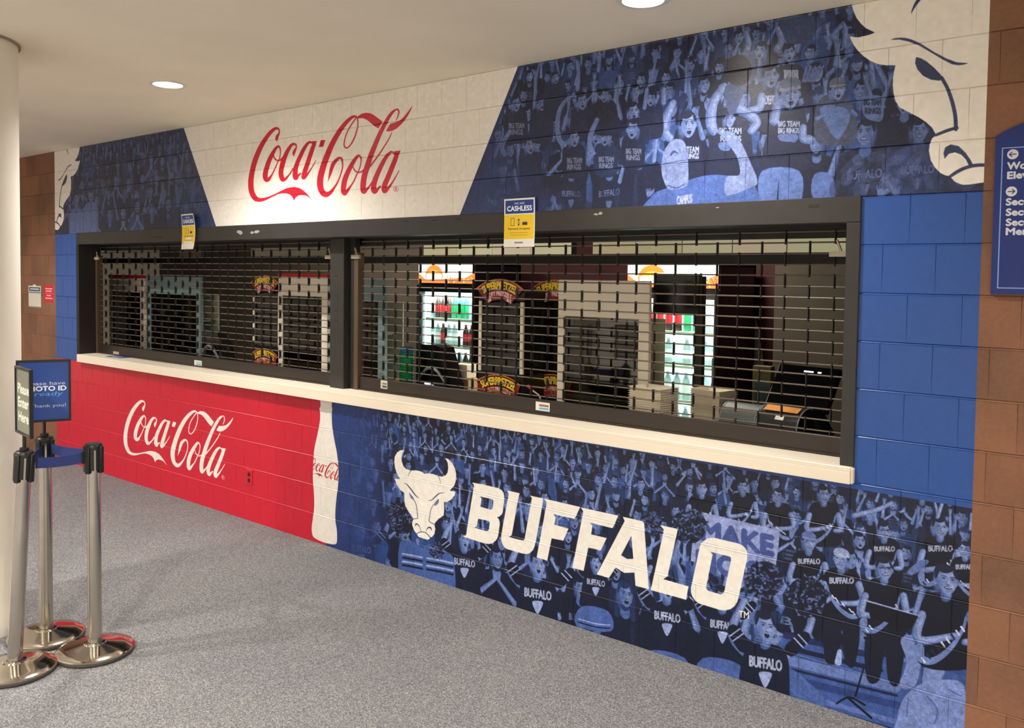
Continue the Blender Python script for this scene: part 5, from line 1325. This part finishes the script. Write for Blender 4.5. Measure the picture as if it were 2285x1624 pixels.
def cooler(label, xa, xb, Y, idx):
    X0, X1 = px_x(xa, Y), px_x(xb, Y); w = X1-X0; H = XZ((xa+xb)/2, 588, Y)[1]; D = .7
    t = thing('drink_cooler', label, 'cooler', ((X0+X1)/2, Y, 0))
    hh = .20
    bm = nb(); box(bm, -w/2, -w/2+.03, 0, D, .05, H); box(bm, w/2-.03, w/2, 0, D, .05, H); box(bm, -w/2, w/2, D-.03, D, .05, H); box(bm, -w/2, w/2, 0, D, H-.02, H)
    box(bm, -w/2, w/2, 0, D, .05, .22); box(bm, -w/2+.03, w/2-.03, .0, D-.03, H-hh-.09, H-.02)
    obj('body', bm, M_BLACKG, t)
    bm = nb(); box(bm, -w/2+.02, w/2-.02, .05, D-.05, 0, .05); obj('plinth', bm, M_BLACK, t)
    bm = nb(); box(bm, -w/2+.031, w/2-.031, D-.04, D-.031, .22, H-hh-.09); box(bm, -w/2+.031, -w/2+.036, .06, D-.04, .22, H-hh-.09); box(bm, w/2-.036, w/2-.031, .06, D-.04, .22, H-hh-.09); obj('liner', bm, M_CLIT, t)
    for sx in (-1, 1): bbox_obj('led_strip', (sx*(w/2-.045)-.006, sx*(w/2-.045)+.006, .05, .062, .26, H-hh-.12), M_LED, t)
    bm = nb(); box(bm, -w/2+.01, w/2-.01, -.015, 0, H-hh, H-.006); quad_uv(bm, [(-w/2+.012, -.0155, H-hh+.002), (w/2-.012, -.0155, H-hh+.002), (w/2-.012, -.0155, H-.008), (-w/2+.012, -.0155, H-.008)], 1)
    me = bpy.data.meshes.new('header'); bm.to_mesh(me); bm.free(); me.materials.append(M_BLACK); me.materials.append(header_print(idx))
    o = bpy.data.objects.new('header', me); COL.objects.link(o); o.parent = t
    d = bpy.data.objects.new('door', None); 
    bm = nb(); z0, z1 = .24, H-hh-.02; e = .035
    for q in ((-w/2, -w/2+e, z0, z1), (w/2-e, w/2, z0, z1), (-w/2+e, w/2-e, z0, z0+e), (-w/2+e, w/2-e, z1-e, z1)): box(bm, q[0], q[1], -.03, -.002, q[2], q[3])
    dr = obj('door', bm, M_BLACKG, t); bpy.data.objects.remove(d)
    bbox_obj('door_glass', (-w/2+e, w/2-e, -.02, -.014, z0+e, z1-e), M_GLASS, dr)
    bbox_obj('handle', (w/2-.03, w/2-.015, -.06, -.035, .9, 1.25), M_STEEL, dr)
    zs = [1.44-.285*k for k in range(5)]
    for z in zs: bbox_obj('shelf', (-w/2+.04, w/2-.04, .05, D-.05, z-.018, z), M_WHITE, t)
    ld = bpy.data.lights.new('cooler_lamp', 'AREA'); ld.shape = 'RECTANGLE'; ld.size = w*.8; ld.size_y = .05; ld.energy = 9; ld.color = (.82, .95, 1.0)
    lo_ = bpy.data.objects.new('cooler_lamp', ld); COL.objects.link(lo_); lo_.parent = t; lo_.location = (0, .10, H-hh-.11); lo_.rotation_euler = (math.radians(25), 0, 0)
    return t, w, zs, (X0+X1)/2, Y
def bottle_mesh(name, body, label_, cap_, r=.033, h=.225, clear=True):
    bm = nb()
    lathe(bm, [(0, 0), (r*.9, 0), (r, .01), (r, h*.25)], 12, 0); lathe(bm, [(r*1.01, h*.25), (r*1.01, h*.58)], 12, 1)
    lathe(bm, [(r, h*.58), (r*.92, h*.68), (r*.4, h*.88), (r*.36, h*.93)], 12, 0); lathe(bm, [(r*.42, h*.93), (r*.42, h), (0, h)], 12, 2)
    bmesh.ops.recalc_face_normals(bm, faces=bm.faces)
    for f in bm.faces: f.smooth = True
    me = bpy.data.meshes.new(name); bm.to_mesh(me); bm.free()
    for q in (body, label_, cap_): me.materials.append(q)
    return me
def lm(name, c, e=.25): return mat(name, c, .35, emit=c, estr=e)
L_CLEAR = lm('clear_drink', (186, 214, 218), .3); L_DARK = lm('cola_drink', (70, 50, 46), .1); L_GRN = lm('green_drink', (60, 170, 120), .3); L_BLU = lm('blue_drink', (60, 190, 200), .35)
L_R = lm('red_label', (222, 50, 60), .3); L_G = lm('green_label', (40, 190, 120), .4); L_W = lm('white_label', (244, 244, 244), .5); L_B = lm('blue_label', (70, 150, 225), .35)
BM = {'red': bottle_mesh('soda_bottle', L_DARK, L_R, L_R), 'green': bottle_mesh('soda_bottle', L_GRN, L_G, L_G), 'white': bottle_mesh('soda_bottle', L_CLEAR, L_W, L_W),
      'blue': bottle_mesh('water_bottle', L_CLEAR, L_B, L_B), 'teal': bottle_mesh('sport_bottle', L_BLU, L_W, L_B)}
def stock(co, side, rows):
    t, w, zs, cx, Y = co
    names = {'red': 'red-labelled dark soda bottle', 'green': 'green-labelled soda bottle', 'white': 'white-labelled clear bottle', 'blue': 'blue-labelled water bottle', 'teal': 'teal sports drink bottle'}
    sh = ['top shelf', 'second shelf', 'third shelf', 'fourth shelf', 'bottom shelf']
    for k, row in enumerate(rows):
        for i, kind in enumerate(row):
            if kind == '-': continue
            kd = {'r': 'red', 'g': 'green', 'w': 'white', 'b': 'blue', 't': 'teal'}[kind]
            o = bpy.data.objects.new('drink_bottle', BM[kd]); COL.objects.link(o)
            o.location = (cx-w/2+.085+i*(w-.17)/(len(row)-1), Y+.12, zs[k]+.001)
            tag(o, '%s on the %s of the %s cooler' % (names[kd], sh[k], side), 'bottle', '%s bottles on %s of %s cooler' % (kd, sh[k], side))
c1 = cooler('lit drink cooler left of the pretzel warmers', 935, 1064, 2.55, 0)
c2 = cooler('lit drink cooler right of the cream display case', 1400, 1608, 2.55, 1)
stock(c1, 'left', ['wrrrgggww', 'wwrww-rrr', 'wwwwwwrrr', 'bttttttgt', 'bbbbbbbbb'])
stock(c2, 'right', ['wrrrrggww', 'wwww-wwww', 'wwwwwwwwr', 'wwwwwwwrr', 'tttbbbbrr'])

# black display on a post in front of the right cooler
Yd = 1.45
ds = thing('display_stand', 'black screen on a post in front of the right cooler', 'screen', (px_x(1508, Yd), Yd, 0))
cx = ds.location.x; xa, xb = px_x(1458, Yd)-cx, px_x(1562, Yd)-cx; za, zb = XZ(1508, 702, Yd)[1], XZ(1508, 609, Yd)[1]
bbox_obj('screen', (xa, xb, 0, .04, za, zb), M_BLACKG, ds, .004)
xq0, xq1 = px_x(1546, Yd)-cx, px_x(1563, Yd)-cx
bbox_obj('post', (xq0, xq1, .045, .09, .02, zb-.02), mat('dark_grey_metal', (58, 56, 54), .4, .5), ds)
bbox_obj('foot', (xq0-.12, xq1+.12, -.05, .22, 0, .02), M_BLACK, ds)

# stacks of nested paper trays
def tray_stack(label, x_, y_, rz, n, L=.20, W_=.14):
    t = thing('paper_tray_stack', label, 'tray stack', (x_, y_, CT+.003), rz)
    me = None
    for k in range(n):
        if me is None:
            bm = nb()
            a = [(-L/2, -W_/2), (L/2, -W_/2), (L/2, W_/2), (-L/2, W_/2)]
            lo_ = [bm.verts.new((x*.8, y*.75, 0)) for x, y in a]; hi_ = [bm.verts.new((x, y, .045)) for x, y in a]
            bm.faces.new(lo_[::-1])
            for i in range(4): bm.faces.new([lo_[i], lo_[(i+1) % 4], hi_[(i+1) % 4], hi_[i]])
            for v in list(bm.verts): pass
            r_ = [bm.verts.new((x*1.04, y*1.06, .045)) for x, y in a]
            for i in range(4): bm.faces.new([hi_[i], hi_[(i+1) % 4], r_[(i+1) % 4], r_[i]])
            me_o = obj('tray', bm, M_PAPER, t); me = me_o.data; o = me_o
            sm = o.modifiers.new('s', 'SOLIDIFY'); sm.thickness = .0015
        else:
            o = bpy.data.objects.new('tray', me); COL.objects.link(o); o.parent = t
            sm = o.modifiers.new('s', 'SOLIDIFY'); sm.thickness = .0015
        o.location = (0, 0, k*.0125)
    return t
tx = px_x(1504, .62)
tray_stack('large stack of cream paper trays in front of the right cooler', -1.34, .50, math.radians(-8), 22, .22, .17)
tray_stack('stack of cream paper trays next to the large stack', -1.09, .74, math.radians(-12), 21, .20, .16)

# tills and printers at the right end
DRW = .13
xd0, xd1 = px_x(1640, .55), -.16
dw = thing('cash_drawer', 'black steel cash drawer carrying till and printers at right end', 'cash drawer', ((xd0+xd1)/2, .40, CT+.002))
bbox_obj('body', (xd0-(xd0+xd1)/2, xd1-(xd0+xd1)/2, 0, .46, 0, DRW-.004), M_BLACK, dw, .006)
bbox_obj('drawer_front', (xd0-(xd0+xd1)/2+.02, xd1-(xd0+xd1)/2-.02, -.006, 0, .02, DRW-.02), M_BLACKG, dw)
def till(label, x, y, rz, w=.34, scr=True, glow=True, s=1.0):
    t = thing('point_of_sale_till', label, 'till', (x, y, CT+DRW), rz)
    bm = nb(); prism(bm, [(-.13*s, 0), (.13*s, 0), (.10*s, .05*s), (.03*s, .16*s), (-.03*s, .16*s), (-.10*s, .05*s)], -.05, .05); obj('foot', bm, M_BLACK, t)
    M_ = Matrix.Translation((0, -.02, .19*s)) @ Matrix.Rotation(math.radians(-32), 4, 'X')
    bm = nb(); box(bm, -w/2, w/2, -.012, .02, -.10*s, .12*s, bevel=.006, M=M_); obj('screen', bm, M_BLACKG, t)
    if glow:
        bm = nb(); box(bm, -.02, .035, -.0135, -.012, .085*s, .092*s, M=M_); box(bm, .06, .08, -.0135, -.012, .085*s, .092*s, M=M_)
        obj('status_bar', bm, mat('screen_glow', (220, 225, 255), .5, emit=(210, 216, 255), estr=2.0), t)
    return t
till('black till with tilted screen at the right end of counter', px_x(1805, .72), .70, math.radians(-12), .36, s=1.15)
def printer(label, x, y, rz, orange=True, s=1.0, mcol=None):
    t = thing('receipt_printer', label, 'printer', (x, y, CT+DRW), rz); mc = mcol or M_BLACK
    bm = nb(); R_ = .085*s
    P = [(.0, 0)]+[(R_*1.25-R_*1.25*math.cos(a), .035*s+R_*1.2*math.sin(a)) for a in np.linspace(0.1, math.pi*.62, 10)]+[(R_*2.2, .0)]
    a_ = [bm.verts.new((-.10*s, y_-R_, z_)) for y_, z_ in P]; b_ = [bm.verts.new((.10*s, y_-R_, z_)) for y_, z_ in P]; n = len(P)
    bm.faces.new(a_); bm.faces.new(b_[::-1])
    for i in range(n): bm.faces.new([a_[i], b_[i], b_[(i+1) % n], a_[(i+1) % n]])
    obj('body', bm, mc, t)
    for sx in (-1, 1):
        bm = nb(); pts = [(sx*.101*s, y_-R_, z_) for y_, z_ in P[1:-1]]; tube(bm, pts, .0035, 6); obj('edge_trim', bm, M_SILVER, t)
    i0 = 6
    if orange:
        (ya, za), (yb, zb) = P[5], P[7]
        bm = nb(); v = [bm.verts.new(q) for q in ((-.085*s, ya-R_-.004, za+.004), (.085*s, ya-R_-.004, za+.004), (.085*s, yb-R_-.002, zb+.005), (-.085*s, yb-R_-.002, zb+.005))]; bm.faces.new(v)
        o = obj('orange_strip', bm, M_ORANGE, t); sm = o.modifiers.new('s', 'SOLIDIFY'); sm.thickness = .002
        (ya, za), (yb, zb) = P[3], P[4]
        bm = nb(); v = [bm.verts.new(q) for q in ((-.012*s, ya-R_-.004, za+.002), (.03*s, ya-R_-.004, za+.002), (.03*s, yb-R_-.004, zb+.002), (-.012*s, yb-R_-.004, zb+.002))]; bm.faces.new(v)
        o = obj('maker_label', bm, M_WHITE, t); sm = o.modifiers.new('s', 'SOLIDIFY'); sm.thickness = .001
    return t
printer('black receipt printer with an orange strip near the right jamb', px_x(1757, .45), .47, math.radians(-8), True, 1.1)
printer('grey receipt printer left of the black one', px_x(1665, .5), .52, math.radians(-5), False, 1.0, mat('grey_plastic', (84, 88, 84), .4))
tx_ = thing('card_reader', 'small black card reader beside the grey receipt printer', 'card reader', (px_x(1700, .72), .74, CT+DRW), .3)
bbox_obj('body', (-.04, .04, -.05, .05, 0, .09), M_BLACK, tx_, .008); bbox_obj('keypad', (-.03, .03, -.052, -.05, .02, .07), M_SILVER, tx_)
for lab, x, col, col2 in (('dim yellow and teal snack carton against the maroon wall', 1700, (84, 76, 30), (16, 54, 66)), ('dim yellow snack carton left of the right end partition', 1782, (88, 82, 34), (44, 38, 26))):
    Y = .98; X, Z = XZ(x, 818, Y); q = thing('snack_carton', lab, 'carton', (X, Y, CT+.003))
    hgt = max(.12, Z-CT); bbox_obj('carton', (-.055, .055, 0, .06, 0, hgt), mat('carton_print', col, .6, noise=.3, nscale=30), q, .003); bbox_obj('window', (-.04, .04, -.002, 0, .02, hgt*.8), mat('carton_window', col2, .4), q)
bl = bpy.data.meshes.new('x')
X, Z = XZ(1674, 760, 3.38); bm = nb()
prism(bm, [(-.10, -.62), (.10, -.62), (.12, -.2), (.07, .1), (.03, .22), (.035, .32), (-.035, .32), (-.03, .22), (-.07, .1), (-.12, -.2)], -.004, 0)
o = obj('bottle_graphic', bm, mat('dim_white_vinyl', (180, 160, 156), .6)); o.location = (X, 3.398, Z); tag(o, 'pale bottle shape on the maroon back wall', 'wall graphic')

# domed tills with a silver arc, cups, cartons
def dome_till(label, x, y, rz, s=1.0, tall=True):
    t = thing('domed_till', label, 'till', (x, y, CT+.003), rz)
    bm = nb(); k_ = .43 if tall else .335*s; prism(bm, [(-.15*s, 0), (.17*s, 0), (.17*s, k_*.35), (.07*s, k_*.96), (-.02*s, k_), (-.15*s, k_*.99)], .02, .14); obj('hood', bm, M_BLACKG, t)
    bm = nb(); pts = [(-.15*s+.27*s*k/12, -.0, (.10+.10*math.sin(math.pi*k/12))*s+(.07 if tall else .02)) for k in range(13)]; tube(bm, pts, [.006*s+.008*s*math.sin(math.pi*k/12) for k in range(13)], 8); obj('silver_arc', bm, M_SILVER, t, True)
    bm = nb(); box(bm, -.15*s, .12*s, -.03, .02, 0, .085*s+(.09 if tall else 0), bevel=.01); obj('base', bm, M_BLACK, t)
    bm = nb(); z_ = .15 if tall else .055*s; box(bm, -.05*s, .0, -.033, -.03, z_, z_+.016); box(bm, .01*s, .035*s, -.033, -.03, z_, z_+.016); obj('lit_button', bm, mat('button_glow', (240, 240, 250), .5, emit=(240, 244, 255), estr=1.5), t)
    bm = nb(); tube(bm, [(.06*s, -.04, .02*s), (.12*s, -.045, .06*s), (.16*s, -.03, .10*s)], .008, 6); obj('card_slot', bm, M_SILVER, t, True)
    return t
dome_till('black domed till with silver arc in front of the left cooler', px_x(968, .56), .56, 0, 1.0)
dome_till('black domed till with silver arc in left window', px_x(478, .6), .56, 0, 1.15, False)
ca = thing('card_sleeve_stack', 'low stack of cream cartons in front of the left window till', 'cartons', (px_x(452, .46), .42, CT+.003))
for k in range(3): bbox_obj('carton', (-.24+.17*k, -.08+.17*k, -.05, .06, 0, .12+.01*(k % 2)), M_PAPER, ca, .006)
M_GC = M_GREEN
gc = thing('green_cup_stack', 'stack of translucent green cups left of the domed till', 'cup stack', (px_x(913, .5), .48, CT+.003))
for k in range(14):
    bm = nb(); lathe(bm, [(.034, 0), (.05, .13), (.054, .134), (.05, .136)], 20); o = obj('cup', bm, mat('teal_cup', (50, 120, 160), .3) if k >= 12 else M_GC, gc, True); o.location = (0, 0, .0+k*.021)
ob = thing('orange_snack_tub', 'small tub with orange lid left of the green cups', 'tub', (px_x(897, .6), .6, CT+.003))
bbox_obj('tub', (-.05, .05, -.04, .04, 0, .13), mat('clear_tub', (90, 86, 80), .2), ob, .008); bbox_obj('lid', (-.045, .045, -.035, .035, .13, .155), M_ORANGE, ob, .01)
kc = thing('cardboard_carton_stack', 'torn brown cardboard cartons between till and pretzel warmer', 'cartons', (px_x(1040, .8), .80, CT+.003))
for k, (dz, hh, sx) in enumerate(((0, .09, .0), (.092, .095, .008), (.189, .10, -.006))): bbox_obj('carton', (-.065+sx, .065+sx, -.05, .06, dz, dz+hh), [M_CARD, M_CARD, M_PAPER][k], kc, .005)
tg = thing('serving_tongs', 'red-handled tongs lying beside the second pretzel warmer', 'tongs', (px_x(1212, .55), .55, CT+.003))
bm = nb(); tube(bm, [(-.08, 0, .2), (-.02, 0, .17), (.02, 0, .10), (.06, 0, .02), (.09, 0, .006)], .005, 6); obj('arm', bm, M_PAPER, tg, True)
bm = nb(); tube(bm, [(-.11, 0, .22), (-.075, 0, .205)], .012, 8); obj('grip', bm, M_REDP, tg, True)

# unseen fill lamps added to keep the stand interior readable
for i, (x, y) in enumerate(((-6.5, 1.5), (-2.2, 1.6))):
    ld = bpy.data.lights.new('kitchen_fill', 'AREA'); ld.size = .5; ld.energy = 70.0; ld.color = (1, .9, .75)
    o = bpy.data.objects.new('kitchen_fill', ld); o.location = (x, y, CEIL-.03); COL.objects.link(o)
    t = thing('kitchen_fill_panel', 'unseen square panel added to brighten the stand', 'ceiling light', (x, y, CEIL), group='added stand fill lights')
    bbox_obj('panel', (-.25, .25, -.25, .25, -.012, -.001), mat('kitchen_fill_glow', (255, 240, 215), .5, emit=(255, 236, 200), estr=1.5), t)
bpy.data.meshes.remove(bl)
